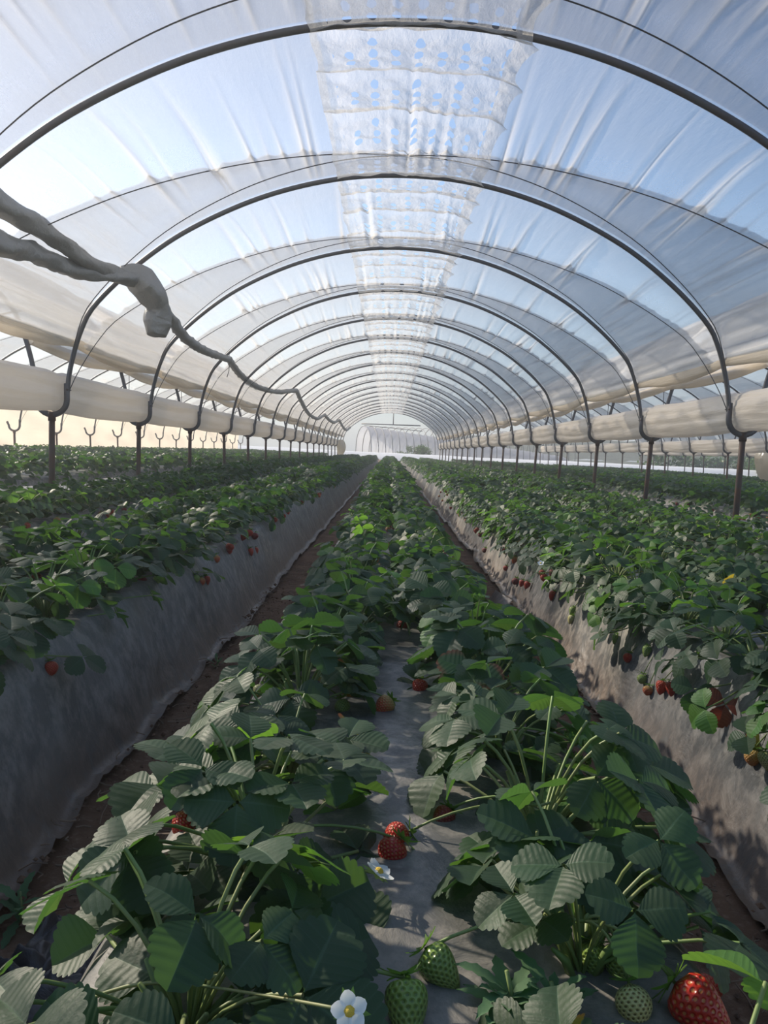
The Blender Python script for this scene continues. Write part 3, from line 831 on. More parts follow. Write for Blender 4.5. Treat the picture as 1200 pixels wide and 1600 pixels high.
# crown with short leaf bases and new folded leaves
def crown_mesh(seed):
    r = random.Random(seed); parts = []
    for q in range(9):
        a_ = r.uniform(0, 6.28); l = r.uniform(.03, .075); x, y = math.cos(a_) * .022, math.sin(a_) * .022
        parts.append(tube_arrays(np.array([(x * .3, y * .3, -.015), (x, y, l * .5), (x * 1.8, y * 1.8, l)]), np.array([.005, .005, .002]), 5))
    V, F = join(parts); return mesh('crown', V, F, M_stalk)
CROWN = [crown_mesh(s) for s in range(3)]


def on(px, py, size):
    d = ray(px, py).normalized(); P = at(px, py + 0)
    return P - d * size * .62 + Vector((0, 0, size * .12))
# (px, py, size m, colour, shape, axis, label)
BER = [
 (288, 1294, .034, 'red', 1, (-.5, -.3, -.6), 'red strawberry hanging off the left side of the centre bed, near a withered stalk'),
 (619, 1312, .034, 'red', 1, (-.9, -.2, -.3), 'red strawberry lying behind another in the gap of the centre bed'),
 (612, 1337, .036, 'red', 1, (-.6, -.5, -.6), 'glossy red strawberry beside the half hidden white flower'),
 (690, 1521, .036, 'green', 0, (.7, -.5, -.5), 'plump green strawberry on the mulch near the open white flower'),
 (636, 1588, .040, 'green', 0, (.1, -.7, -.7), 'green strawberry cut off by the bottom edge beside the open flower'),
 (990, 1578, .034, 'pale', 1, (.1, -.6, -.8), 'pale yellow strawberry with dark seeds at the bottom edge'),
 (1098, 1588, .046, 'red', 0, (.6, -.5, -.4), 'large red strawberry with pale shoulder in the bottom corner'),
 (1108, 1550, .040, 'red', 0, (.8, .1, -.3), 'red strawberry behind the largest one in the bottom corner'),
 (926, 1508, .030, 'green', 0, (.0, -.3, -1), 'small green strawberry hanging on a curved stem, left of a pair'),
 (968, 1516, .032, 'green', 0, (.1, -.3, -1), 'small green strawberry hanging on a curved stem, right of a pair'),
 (598, 1108, .036, 'turn', 0, (-.6, -.5, -.4), 'orange-red strawberry lying alone on the bare mulch of the centre bed'),
 (655, 1080, .034, 'red', 0, (-.2, -.5, -.9), 'red strawberry under leaves beside the bare mulch patch'),
 (627, 985, .036, 'red', 0, (-.3, -.5, -.5), 'red strawberry at the far end of the bare mulch patch'),
 (825, 1130, .036, 'red', 0, (.5, -.4, -.5), 'bright red strawberry on the right side of the centre bed'),
 (787, 1062, .034, 'red', 1, (.3, -.4, -.8), 'red strawberry half hidden by bracts, right side of centre bed'),
 (815, 1088, .030, 'green', 1, (.3, -.4, -.8), 'pale green strawberry above the bright red one, centre bed'),
 (535, 1108, .032, 'green', 1, (.2, -.4, -.6), 'pale green strawberry left of the bare mulch patch'),
 (690, 1286, .030, 'dark', 0, (-.5, -.5, -.5), 'dark red strawberry mostly hidden under a pleated leaf'),
 (405, 1083, .028, 'pale', 1, (-.4, -.4, -.6), 'pale strawberry on the left rim of the centre bed'),
 (600, 884, .036, 'red', 0, None, 'nearest of the small red strawberries in the centre gap'),
 (593, 880, .034, 'red', 1, None, 'small red strawberry left beside another in the centre gap'),
 (608, 857, .036, 'red', 0, None, 'small red strawberry alone in the middle of the centre gap'),
 (607, 831, .036, 'red', 1, None, 'far small red strawberry of a stacked pair in the centre gap'),
 (606, 820, .036, 'red', 0, None, 'farthest small red strawberry of the centre gap'),
 (695, 866, .034, 'red', 0, None, 'small red strawberry on the right rim of the centre bed'),
 (1033, 1077, .034, 'red', 0, (-.3, -.3, -1), 'left of two red strawberries hanging side by side on the right bed'),
 (1049, 1079, .034, 'red', 0, (-.1, -.3, -1), 'right of two red strawberries hanging side by side on the right bed'),
 (1012, 1081, .030, 'turn', 1, (-.3, -.3, -1), 'pinkish unripe strawberry left of the red pair on the right bed'),
 (1003, 1063, .030, 'green', 1, (-.3, -.3, -1), 'green strawberry just above the pinkish unripe one'),
 (981, 1030, .032, 'red', 1, (-.4, -.3, -.9), 'single red strawberry above the red pair, right bed'),
 (1010, 1020, .030, 'green', 0, (-.4, -.3, -.9), 'green strawberry beside the single red one, right bed'),
 (962, 1001, .030, 'green', 0, (-.4, -.3, -.9), 'green strawberry on the shoulder of the right bed'),
 (892, 970, .032, 'pale', 0, (-.4, -.3, -.9), 'lower of two cream strawberries on the right bed shoulder'),
 (894, 957, .032, 'green', 0, (-.4, -.3, -.9), 'upper greenish one of two strawberries on the right bed shoulder'),
 (863, 933, .040, 'red', 0, (-.4, -.3, -.9), 'deep red strawberry hanging on the right bed beside a dark berry shadow'),
 (823, 916, .036, 'red', 0, (-.4, -.3, -.9), 'rightmost of three ripe strawberries hanging on the right bed wall'),
 (815, 913, .034, 'red', 0, (-.4, -.3, -.9), 'middle of three ripe strawberries hanging on the right bed wall'),
 (805, 910, .042, 'dark', 1, (-.4, -.3, -.9), 'dark leftmost of three ripe strawberries on the right bed wall'),
 (847, 897, .036, 'red', 1, (-.4, -.3, -.9), 'round red strawberry among leaves above the deep red one'),
 (790, 889, .034, 'red', 1, (-.4, -.3, -.9), 'small red strawberry farther along the right bed shoulder'),
 (757, 861, .040, 'dark', 1, (-.4, -.3, -.9), 'dark strawberry far along the right bed shoulder'),
 (1176, 1187, .036, 'orange', 1, (-.2, -.3, -1), 'large orange-yellow unripe strawberry at the right picture edge'),
 (1198, 1192, .034, 'pale', 0, (.1, -.3, -1), 'yellow unripe strawberry partly cut off at the right picture edge'),
 (1180, 949, .034, 'red', 2, (.9, -.1, -.3), 'long red strawberry lying on the far right bed wall'),
 (80, 1047, .034, 'red', 1, (.3, -.3, -.9), 'lone red strawberry hanging on the left bed wall'),
 (122, 949, .032, 'pale', 1, (.3, -.3, -.9), 'pale green strawberry among leaves on the left bed'),
 (198, 920, .030, 'green', 1, (.3, -.3, -.9), 'small green strawberry at the canopy edge of the left bed'),
 (222, 910, .036, 'dark', 1, (.3, -.3, -.9), 'dull red strawberry beside the green ones on the left bed'),
 (245, 908, .032, 'green', 1, (.3, -.3, -.9), 'round green strawberry right of the dull red one, left bed'),
 (306, 906, .034, 'green', 1, (.2, -.3, -.9), 'green strawberry of a hanging cluster of three, left bed'),
 (315, 910, .034, 'turn', 1, (.2, -.3, -.9), 'orange strawberry of a hanging cluster of three, left bed'),
 (323, 909, .034, 'red', 0, (.2, -.3, -.9), 'red strawberry of a hanging cluster of three, left bed'),
 (338, 875, .038, 'turn', 1, (.3, -.3, -.9), 'half ripe strawberry above the cluster of three, left bed'),
 (358, 862, .036, 'red', 1, None, 'faded red strawberry near the half ripe one, left bed'),
 (392, 864, .036, 'red', 0, (.3, -.3, -.9), 'left of two red strawberries hanging far along the left bed'),
 (400, 862, .034, 'red', 0, (.3, -.3, -.9), 'right of two red strawberries hanging far along the left bed'),
 (58, 905, .036, 'red', 1, None, 'dull red strawberry in shade on top of the left bed'),
]
# hand placed leaves of the nearest plants: (hub px, depth Y, leaflet length m, screen angle of middle leaflet, normal lean, blade, material)
HL = [
 ((252, 1530), .62, .066, 150, (-.15, -.55), 0, M_leaf), ((480, 1505), .62, .068, 30, (.1, -.75), 1, M_leaf),
 ((433, 1394), .80, .062, 200, (-.1, -.35), 2, M_leaf), ((168, 1462), .72, .060, 100, (-.2, -.7), 3, M_leaf),
 ((585, 1490), .74, .074, 20, (.1, -.5), 4, M_leaf), ((776, 1346), .86, .056, 215, (.0, -.45), 5, M_leaf),
 ((783, 1448), .88, .040, 250, (.0, -.5), 6, M_redrim), ((950, 1412), .80, .066, 60, (.1, -.4), 7, M_leaf),
 ((985, 1308), .90, .060, 15, (.2, -.4), 8, M_leaf), ((905, 1262), .98, .060, 80, (.0, -.6), 0, M_young_backlit),
 ((815, 1262), 1.0, .066, 120, (.0, -.4), 1, M_leaf), ((702, 1218), 1.12, .066, 200, (-.1, -.5), 2, M_leaf),
 ((352, 1350), .92, .066, 75, (-.1, -.8), 3, M_leaf), ((330, 1345), .95, .056, 190, (-.3, -.3), 4, M_leaf),
 ((500, 1215), 1.10, .074, 350, (.0, -.5), 5, M_leaf), ((450, 1200), 1.15, .066, 170, (-.1, -.4), 6, M_leaf),
 ((870, 1440), .84, .066, 240, (.0, -.6), 8, M_leaf), ((960, 1500), .84, .066, 330, (.3, -.5), 0, M_leaf),
 ((530, 1062), 1.55, .062, 60, (.0, -1.0), 1, M_yellow), ((612, 960), 2.1, .075, 90, (.0, -1.3), 2, M_young_backlit),  # last leaf is backlit: that brightness is put into its lighter green
 ((655, 1068), 1.60, .062, 190, (-.1, -.5), 3, M_leaf), ((700, 1010), 1.85, .070, 30, (.1, -.5), 4, M_leaf),
 ((560, 1330), .90, .056, 20, (.1, -.3), 5, M_leaf), ((380, 1560), .60, .050, 350, (.2, -.6), 6, M_leaf),
 ((820, 1140), 1.25, .060, 30, (.1, -.6), 7, M_leaf), ((790, 1130), 1.3, .062, 160, (.0, -.5), 8, M_leaf),
]
KEEP_CLEAR = []       # (point, radius): fruit, flowers and picked leaves that stand free of the leaves before them
plants = []           # (x, y, side, bed, ordinal)
rp = random.Random(21)
FLOW = [((546, 1580), .50, (.0, -.85, .55), .0165, 'open white five-petalled flower with yellow centre at the bottom edge'),
        ((592, 1362), .80, (.5, .05, .85), .022, 'white flower turned away beside the red strawberry pair'),
        ((845, 880), 2.9, (-.2, -.6, .7), .016, 'tiny white flower in the leaves of the right bed')]
for q in BER: KEEP_CLEAR.append((on(q[0], q[1], q[2]), q[2] * .30))
for q in FLOW: KEEP_CLEAR.append((Vector(pdepth(*q[0], q[1])), q[3] * .8))
for q in HL: KEEP_CLEAR.append((Vector(pdepth(*q[0], q[1])), -.006))
for q in ((1085, 1077, 1.85), (1133, 1100, 1.80), (1190, 1170, 1.62)): KEEP_CLEAR.append((Vector(pdepth(*q)), .02))
for q in ((790, 1560), (850, 1570), (600, 1060), (640, 1160), (600, 1010), (720, 1430), (660, 1250), (760, 1520), (50, 1500), (70, 1575), (25, 1430), (110, 1540)): KEEP_CLEAR.append((at(q[0], q[1]), .0))
CAMV = Vector((0, 0, CAMZ))
def hides(hub, fwd, L):
    c = hub + fwd * L * .40
    for P, r_ in KEEP_CLEAR:
        d = P - CAMV; l2 = d.length; d /= l2; t = (c - CAMV).dot(d)
        if .05 < t < l2 + .02 and (c - CAMV - d * t).length < L * .52 + r_: return True
    return False
HERO = {}
for i, c in zip((-2, -1, 0, 1, 2), bed_centres(0)):
    for side in (-1, 1):
        y = .34 + (.1 if side > 0 else 0); n = 0
        while y < 9.6:
            x = c + side * ((.165 if i or y < 1.95 else .12) if not ((i > 0 and side < 0) or (i < 0 and side > 0)) else .215 if i > 0 else .19) + rp.uniform(-.02, .02)
            if abs(x) < .5 * y + .32:
                n += 1; plants.append((x, y, side, i, n))
            y += rp.uniform(.235, .275) if i or not 1.0 < y < 2.0 else .28
print('plants', len(plants))
BED_LAB = {-2: 'far left bed', -1: 'left bed', 0: 'centre bed', 1: 'right bed', 2: 'far right bed'}
PLANT_OBJ = []
for pi, (x, y, side, i, n) in enumerate(plants):
    z = TOPH + float(T(x)) + .008
    root = empty('strawberry_plant', (x, y, z))
    s = rp.uniform(.92, 1.15) * (.9 if i == 0 and y < .7 else 1)
    root.rotation_euler = (0, 0, (0 if side < 0 else PI) + rp.uniform(-.35, .35)); root.scale = (s, s, s)
    q = NP + rp.randrange(6) if (i > 0 and side < 0) else rp.randrange(NP)
    near = y < 3.2 and abs(i) <= 1
    skip_rate = .0
    link('crown', CROWN[pi % 3], root)
    Mw = root.matrix_basis
    for li, sp in enumerate(MIDSPEC[q] if not near else SPECS[q]):
        if y < 6.5 and abs(i) <= 1 and hides(Mw @ Vector(sp[0]), (Mw.to_3x3() @ Vector(sp[2])).normalized(), sp[3] * s): continue
        if near:
            b_ = link('leaf', NEARP[q][li][0], root); link('leaf_stalk', NEARP[q][li][1], b_)
        else: link('leaf', MIDP[q][li], root)
    lab = '%s leafy strawberry plant from the near end, %s row of the %s' % (ordinal(n), 'left' if side < 0 else 'right', BED_LAB[i])
    tag(root, lab, 'plant', 'strawberry plants in the %s' % BED_LAB[i])
    PLANT_OBJ.append((root, x, y, z, side, i))

# plants farther on: one mass per bed
def far_mass(c, y0, y1, lod_leaves, seed, step=.25, tri=True, big=1.0):
    r = np.random.default_rng(seed); pos = []
    for side in (-1, 1):
        y = y0
        while y < y1:
            pos.append((c + side * .155 + r.uniform(-.03, .03), y, side)); y += step * r.uniform(.85, 1.15)
    pos = np.array(pos); n = len(pos); L = lod_leaves
    t = (np.arange(L) + .5) / L
    az = (np.arange(L) * 2.39996)[None, :] + r.uniform(-.6, .6, (n, L)) + r.uniform(0, 6.28, (n, 1))
    rad = .04 + .17 * t[None, :] ** .6 + r.uniform(-.02, .03, (n, L))
    hx = rad * np.cos(az); hy = rad * np.sin(az) * 1.1; hz = .20 - .12 * t[None, :] ** 1.4 + r.uniform(-.04, .035, (n, L))
    outer = hx * pos[:, 2:3] > .10
    hz = np.where(outer, hz - .07, hz); hx = np.where(hx * pos[:, 2:3] < -.12, hx * .8, hx)
    H = np.stack([pos[:, 0:1] + hx, pos[:, 1:2] + hy, TOPH + T(pos[:, 0:1] + hx) + hz], -1).reshape(-1, 3); m = len(H)
    tilt = (.3 + .5 * np.tile(t, n))[:, None]
    azf = az.reshape(-1)
    Nn = np.stack([np.cos(azf), np.sin(azf), 0 * azf], -1) * tilt + r.uniform(-.4, .4, (m, 3)) * [1, 1, 0] + [0, 0, 1.0]
    Nn /= np.linalg.norm(Nn, axis=1)[:, None]
    fa = azf + r.uniform(-.6, .6, m); Fw = np.stack([np.cos(fa), np.sin(fa), 0 * fa], -1); Fw -= Nn * (Fw * Nn).sum(1)[:, None]; Fw /= np.linalg.norm(Fw, axis=1)[:, None]
    Xx = np.cross(Fw, Nn)
    # leaflet = folded 6-point outline
    base = np.array([(0, 0, 0), (.36, .35, .10), (.40, .72, .07), (0, 1.0, -.18), (-.40, .72, .07), (-.36, .35, .10), (0, .55, -.05)])
    tris = np.array([(0, 1, 6), (1, 2, 6), (2, 3, 6), (3, 4, 6), (4, 5, 6), (5, 0, 6)])
    VV = []; 
    sc = r.uniform(.058, .085, m)[:, None, None] * big
    for ang in (0, 1.5, -1.5):
        b_ = base @ rotz(ang).T
        VV.append(H[:, None, :] + sc * (b_[None, :, 0:1] * Xx[:, None, :] + b_[None, :, 1:2] * Fw[:, None, :] + b_[None, :, 2:3] * Nn[:, None, :]))
    V = np.concatenate(VV, 0).reshape(-1, 3); k = len(V) // 7
    F = (np.arange(k)[:, None, None] * 7 + tris[None]).reshape(-1, 3)
    return V, F
for i, c in zip((-2, -1, 0, 1, 2), bed_centres(0)):
    V, F = far_mass(c, 9.6, YEND - .5, 15, 60 + i)
    o = obj('strawberry_foliage', V, F, M_far, smooth=False, uv=np.full((len(V), 2), .3)); tag(o, 'dense low green strawberry foliage running on along the %s to its far end' % BED_LAB[i], 'plants', kind='stuff')
for k in (-1, 1, 2):
    Vs = []; Fs = []; o_ = 0
    for j, c in enumerate(bed_centres(k)):
        ys_ = max(5.5, abs(c) * 1.75 - 1)
        V, F = far_mass(c, ys_, YEND - .5, 8, 80 + j + k * 7, step=.27, big=1.28); Vs.append(V); Fs.append(F + o_); o_ += len(V)
    V = np.concatenate(Vs); F = np.concatenate(Fs)
    o = obj('strawberry_foliage', V, F, M_far, smooth=False, uv=np.full((len(V), 2), .3)); tag(o, 'dense low green strawberry foliage on the beds of ' + TUN[k][0], 'plants', kind='stuff')

def hub_near(P):
    best = None
    for root, x, y, z, side, i in PLANT_OBJ:
        d = (x - P.x) ** 2 + (y + .02 - P.y) ** 2
        if best is None or d < best[0]: best = (d, root, x, y, z)
    return best[1:]
def hero_leaf(px, Y, L, ang, lean, bi, mat, lod=0):
    P = Vector(pdepth(px[0], px[1], Y)); root, x, y, z = hub_near(P)
    scr = CM.to_3x3() @ Vector((math.cos(math.radians(ang)), math.sin(math.radians(ang)), 0))
    n = Vector((lean[0], lean[1], 1)).normalized()
    fw = scr - n * scr.dot(n)
    vd = ray(*px)                      # carry the screen direction into the blade plane along the view line
    s_ = scr - vd * (scr.dot(n) / vd.dot(n)); fw = s_.normalized()
    R_ = frame_from(n, fw)
    V, F, U = BL[lod][bi]
    inv = root.matrix_basis.inverted()
    W = (V * L) @ R_.T + np.array(P)
    W4 = np.array([tuple(inv @ Vector(q)) for q in W])
    b_ = obj('leaf', W4, F, None, root, uv=U, mats=[mat])
    h = np.array(tuple(inv @ P)); 
    st = tube('leaf_stalk', stalk_path(h, bend=.3), .0021, M_stalk, b_, 6)
    return b_
for h in HL:
    b_ = hero_leaf(*h)
    if h[6] is M_yellow: b_['label'] = 'leaf turning yellow and orange'
b_ = hero_leaf((1085, 1077), 1.85, .060, 270, (-.3, -.9), 1, M_leaf)
b_ = hero_leaf((1133, 1100), 1.80, .055, 250, (-.3, -.9), 4, M_red); b_['label'] = 'red-brown leaf'
b_ = hero_leaf((1190, 1170), 1.62, .050, 80, (-.2, -1.0), 2, M_yellow); b_['label'] = 'yellowing leaf'
b_ = hero_leaf((800, 1420), .98, .045, 200, (.1, -.3), 6, M_dry); b_['label'] = 'withered brown leaf'
b_ = hero_leaf((720, 1395), 1.0, .040, 180, (.0, -.2), 2, M_dry); b_['label'] = 'withered brown leaf'

# ---------------------------------------------------------------- berries, flowers, buds
def berry_mesh(kind, mat, seed, n=28, m=16):
    r = random.Random(seed); v = np.linspace(0, 1, m + 1)
    if kind == 'cone': rad = np.sin(PI * v ** .62) ** .62 * (1 - .18 * v)
    elif kind == 'round': rad = np.sin(PI * v ** .85) ** .60
    else: rad = np.sin(PI * v ** .5) ** .75 * (1 - .1 * v)
    rad = rad / rad.max() * .5; rad[0] = .02; rad[-1] = .004
    ph = np.arange(n + 1) * 2 * PI / n; Vv, P = np.meshgrid(v, ph, indexing='ij')
    L = {'cone': 1.25, 'round': 1.02, 'long': 1.45}[kind]
    R_ = rad[:, None] * (1 + .04 * np.sin(2 * P + seed) + .03 * np.sin(3 * P + seed * 2) * Vv)
    V = np.stack([R_ * np.cos(P), R_ * np.sin(P), -Vv * L], -1).reshape(-1, 3)
    UV = np.stack([P / (2 * PI), Vv], -1).reshape(-1, 2)
    return mesh('fruit', V, grid_faces(m + 1, n + 1)[:, ::-1], mat, uv=UV)
def calyx_mesh(seed, n=9, spread=1.0):
    r = random.Random(seed); parts = []; UV = []
    for q in range(n):
        a_ = q * 2 * PI / n + r.uniform(-.15, .15); l = r.uniform(.42, .62) * spread; up = r.uniform(-.05, .28)
        pts = []
        for t, w_ in ((.05, .05), (.35, .10), (.7, .075), (1, .004)):
            for s_ in (-1, 0, 1): pts.append((t * l, s_ * w_, .02 + up * t * t + (.03 if s_ == 0 else .05)))
        V = np.array(pts) @ rotz(a_).T
        F = [[i * 3 + j, i * 3 + j + 1, i * 3 + j + 4, i * 3 + j + 3] for i in range(3) for j in range(2)]
        parts.append((V, F))
    V, F = join(parts)
    return mesh('calyx', V, F, M_calyx, uv=np.full((len(V), 2), .3))
CAL = [calyx_mesh(s) for s in range(4)]
BM = {}
for nm, mt in (('red', RED), ('dark', DARK), ('turn', TURN), ('green', GREEN), ('pale', PALE), ('orange', ORANGE)):
    BM[nm] = [berry_mesh(kd, mt, 5 + j) for j, kd in enumerate(('cone', 'round', 'long'))]
rb = random.Random(5)
def nearest_crown(P):
    best = min(PLANT_OBJ, key=lambda q: (q[1] - P.x) ** 2 + (q[2] - P.y) ** 2); return Vector((best[1], best[2], best[3] + .05))
def strawberry(P, size, col, label, shape=0, group=None, axis=None, stem=True, calyx=True):
    """P centre of the fruit; axis points from the calyx to the tip"""
    P = Vector(P); size = float(size)
    root = empty('strawberry', P)
    ax_ = Vector(axis if axis else (rb.uniform(-.5, .5), rb.uniform(-.6, .1), -1)).normalized()
    q = (-ax_).to_track_quat('Z', 'Y')
    root.rotation_mode = 'QUATERNION'; root.rotation_quaternion = q
    hl = {0: 1.25, 1: 1.02, 2: 1.45}[shape] * size / 2
    f = link('fruit', BM[col][shape], root, (0, 0, hl)); f.scale = (size,) * 3
    if calyx:
        c_ = link('calyx', rb.choice(CAL), root, (0, 0, hl)); c_.scale = (size,) * 3
    if stem:
        top = P - ax_ * hl; cr = nearest_crown(P); d = cr - top
        if d.length > .22: cr = top + d * (.22 / d.length)
        c = (top + cr) / 2 + Vector((0, 0, .03)); t = np.linspace(0, 1, 7)[:, None]
        W = (1 - t) ** 2 * np.array(top) + 2 * t * (1 - t) * np.array(c) + t * t * np.array(cr)
        inv = (Matrix.Translation(P) @ q.to_matrix().to_4x4()).inverted()
        W = np.array([tuple(inv @ Vector(x)) for x in W])
        tube('stem', W, .0016, M_stalk, root, 6)
    tag(root, label, 'strawberry', group); return root
for (px, py, sz, col, shp, axs, lab) in BER:
    P = on(px, py, sz); strawberry(P, sz, col, lab, shp, None, axs)
# small ripe berries farther along, alike
far = []
for j in range(80):
    i = rb.choice((-2, -1, 0, 1, 1, 2)); c = bed_centres(0)[i + 2]; y = rb.uniform(3.4, 12) if i else rb.uniform(3.0, 9)
    side = {-2: 1, -1: 1, 0: rb.choice((-1, 1)), 1: -1, 2: -1}[i]
    if i == 0: x = c + rb.uniform(-.06, .06); z = TOPH + .03
    else:
        d = rb.uniform(.27, .31) if i < 0 else rb.uniform(.30, .36); x = c + side * (d + .03); z = float(bed_profile(d)) + .010
    if abs(x) > .49 * y: continue
    far.append((y, x, z, i))
far.sort(); cn_ = {}
for y, x, z, i in far:
    cn_[i] = cn_.get(i, 0) + 1
    strawberry((x, y, z + float(T(x))), rb.uniform(.032, .042), rb.choice(('red', 'red', 'dark', 'turn')), '%s in distance of the small far strawberries %s' % (ordinal(cn_[i]), 'along the edge of the %s' % BED_LAB[i] if i else 'in the gap of the centre bed'),
               rb.choice((0, 1)), 'small far strawberries of the %s' % BED_LAB[i], None, stem=False)
for j in range(12):
    y = 8.2 + j * .1 if j < 7 else 9.2 + (j - 7) * .4; c = bed_centres(1)[0]; d = rb.uniform(.30, .37)
    x = c - d - .02; strawberry((x, y, float(bed_profile(d)) + float(T(x)) + .02), rb.uniform(.035, .045), 'dark' if j % 2 else 'red', '%s in distance of the small dark strawberries on the bed beyond the right posts' % ordinal(j + 1), 0, 'strawberries beyond the right posts', None, stem=False)

# flowers
def flower(P, face, size, label):
    root = empty('strawberry_flower', P); root.rotation_mode = 'QUATERNION'; root.rotation_quaternion = Vector(face).to_track_quat('Z', 'Y')
    for q in range(5):
        pts = []; nr_, nc = 6, 5
        for a_ in range(nr_):
            t = a_ / (nr_ - 1)
            for b_ in range(nc):
                s_ = b_ / (nc - 1) * 2 - 1; w_ = .34 * math.sin(PI * min(1, t * .8 + .14)) ** .8
                pts.append((s_ * w_, .16 + t * .62, .04 + .10 * t * t + .05 * s_ * s_ - .04 * math.sin(3 * t)))
        V = np.array(pts) @ rotz(q * 2 * PI / 5 + .2).T * size
        obj('petal', V, grid_faces(nr_, nc), M_petal, root)
    V = []; 
    ph = np.arange(14) * 2 * PI / 14
    for rr_, zz in ((.22, .03), (.20, .10), (.12, .17), (.03, .20)):
        V += [(rr_ * math.cos(p) * (1 + .08 * (k % 2)), rr_ * math.sin(p) * (1 + .08 * (k % 2)), zz) for k, p in enumerate(ph)]
    V = np.array(V) * size
    F = [list(map(int, f)) for f in grid_faces(4, 14, True)]; F.append([42 + k for k in range(14)])
    obj('flower_centre', V, F, M_pollen, root)
    c_ = link('calyx', CAL[1], root, (0, 0, -.16 * size)); c_.scale = (size * 1.55, size * 1.55, size * .3)
    tag(root, label, 'flower')
    P = Vector(P); cr = nearest_crown(P); inv = (Matrix.Translation(P) @ root.rotation_quaternion.to_matrix().to_4x4()).inverted()
    t = np.linspace(0, 1, 7)[:, None]; c = (P + cr) / 2 - Vector(face) * .02; W = (1 - t) ** 2 * np.array(P - Vector(face) * .002) + 2 * t * (1 - t) * np.array(c) + t * t * np.array(cr)
    tube('stem', np.array([tuple(inv @ Vector(x)) for x in W]), .0013, M_stalk, root, 6)
for q in FLOW: flower(pdepth(*q[0], q[1]), q[2], q[3], q[4])

# buds: green calyx clusters on stalks
def bud(P, size, label):
    root = empty('strawberry_bud', P); P = Vector(P); f = Vector((rb.uniform(-.4, .4), rb.uniform(-.6, 0), 1)).normalized()
    root.rotation_mode = 'QUATERNION'; root.rotation_quaternion = f.to_track_quat('Z', 'Y')
    for k, (dx, dy, dz, s_) in enumerate(((0, 0, 0, 1), (.8, .3, -.5, .7), (-.7, .5, -.2, .75))):
        b_ = link('bud_head', BM['green'][1], root, (dx * size, dy * size, dz * size + size * .5)); b_.scale = (size * .8 * s_,) * 3
        c_ = link('calyx', CALB[k], b_, (0, 0, -1.0)); c_.rotation_euler = (0, 0, k)
    cr = nearest_crown(P); inv = (Matrix.Translation(P) @ root.rotation_quaternion.to_matrix().to_4x4()).inverted()
    t = np.linspace(0, 1, 7)[:, None]; c = (P + cr) / 2 + Vector((0, 0, .02)); W = (1 - t) ** 2 * np.array(P) + 2 * t * (1 - t) * np.array(c) + t * t * np.array(cr)
    tube('stem', np.array([tuple(inv @ Vector(x)) for x in W]), .0017, M_stalk, root, 6)
    tag(root, label, 'bud', 'green flower buds')
def calyx_up(seed):
    r = random.Random(seed); parts = []
    for q in range(9):
        a_ = q * .7 + r.uniform(-.1, .1); l = r.uniform(1.1, 1.5)
        pts = []
        for t, w_, rr_ in ((0, .10, .05), (.3, .22, .42), (.65, .15, .50), (1, .01, .40 + r.uniform(-.1, .35))):
            for s_ in (-1, 0, 1): pts.append((rr_, s_ * w_, t * l + (.0 if s_ else .0)))
        parts.append((np.array(pts) @ rotz(a_).T, [[i * 3 + j, i * 3 + j + 1, i * 3 + j + 4, i * 3 + j + 3] for i in range(3) for j in range(2)]))
    V, F = join(parts); return mesh('calyx', V, F, M_calyx, uv=np.full((len(V), 2), .3))

CALB = [calyx_up(s) for s in range(3)]
bc_ = {}
for root_, x, y, z, side, i in PLANT_OBJ[5::5]:
    if y < 1.6 or y > 5.5 or abs(i) > 1: continue
    bc_[(side, i)] = bc_.get((side, i), 0) + 1; bud((x + side * rb.uniform(.0, .14), y + rb.uniform(-.1, .1), z + rb.uniform(.16, .21)), .014, '%s nearest small green bud cluster above the %s row of the %s' % (ordinal(bc_[(side, i)]), 'left' if side < 0 else 'right', BED_LAB[i]))
for px, py, Y, lab in ((640 - 85, 1178, 1.15, 'cluster of green buds on a stalk leaning over the bare mulch'), (898, 1160, 1.2, 'upper green bud cluster standing out over the right furrow'),
                       (903, 1190, 1.18, 'lower green bud cluster standing out over the right furrow'), (975, 1262, 1.0, 'green bud with opening petals above the right furrow'),
                       (265, 1405, .78, 'green bud cluster between large leaves near the lower left'), (105, 1580, .62, 'green bud at the bottom left picture edge'),
                       (180, 1375, .9, 'green bud rising behind a large leaf on the left'), (835, 1495, .80, 'yellow-green bud low on the centre bed mulch'),
                       (462, 1155, 1.3, 'green bud cluster amid the left row of the centre bed'), (385, 1070, 1.6, 'green bud on the left rim of the centre bed'), (755, 1040, 1.7, 'green bud sticking up from the right row of the centre bed')):
    bud(pdepth(px, py, Y), .017 if Y < 1 else .019, lab)

# ---------------------------------------------------------------- weeds, debris
def weed(P, n, L, label, seed):
    r = random.Random(seed); root = empty('weed', P)
    for q in range(n):
        a_ = q * 2.4; el = r.uniform(.25, 1.1); l = L * r.uniform(.6, 1.1); pts = []
        N = 9
        for i in range(N + 1):
            t = i / N; w_ = .09 * l * math.sin(PI * min(1, t * .92 + .05)) * (1 + .5 * (i % 2)) * (1.0 if i < N else .1)
            x = t * l * math.cos(el); z = t * l * math.sin(el) - .35 * l * t * t
            for s_ in (-1, 0, 1): pts.append((x, s_ * w_, z + (.02 * l if s_ else 0)))
        V = np.array(pts) @ rotz(a_).T
        off = r.uniform(0, .6) * L * (q / n)
        V = V + [0, 0, off]
        F = [[i * 3 + j, i * 3 + j + 1, i * 3 + j + 4, i * 3 + j + 3] for i in range(N) for j in range(2)]
        obj('leaf', V, F, None, root, uv=np.full((len(V), 2), .3), mats=[M_weed])
    tube('stem', np.array([(0, 0, -.02), (.005, 0, L * .3), (0, .005, L * .65)]), .002, M_stalk, root, 6)
    tag(root, label, 'weed')
weed(at(790, 1590, .01), 22, .062, 'feathery pale green weed on the mulch at the bottom edge', 1)
weed(at(860, 1600, .01), 16, .055, 'small bright green weed right of the feathery one', 2)
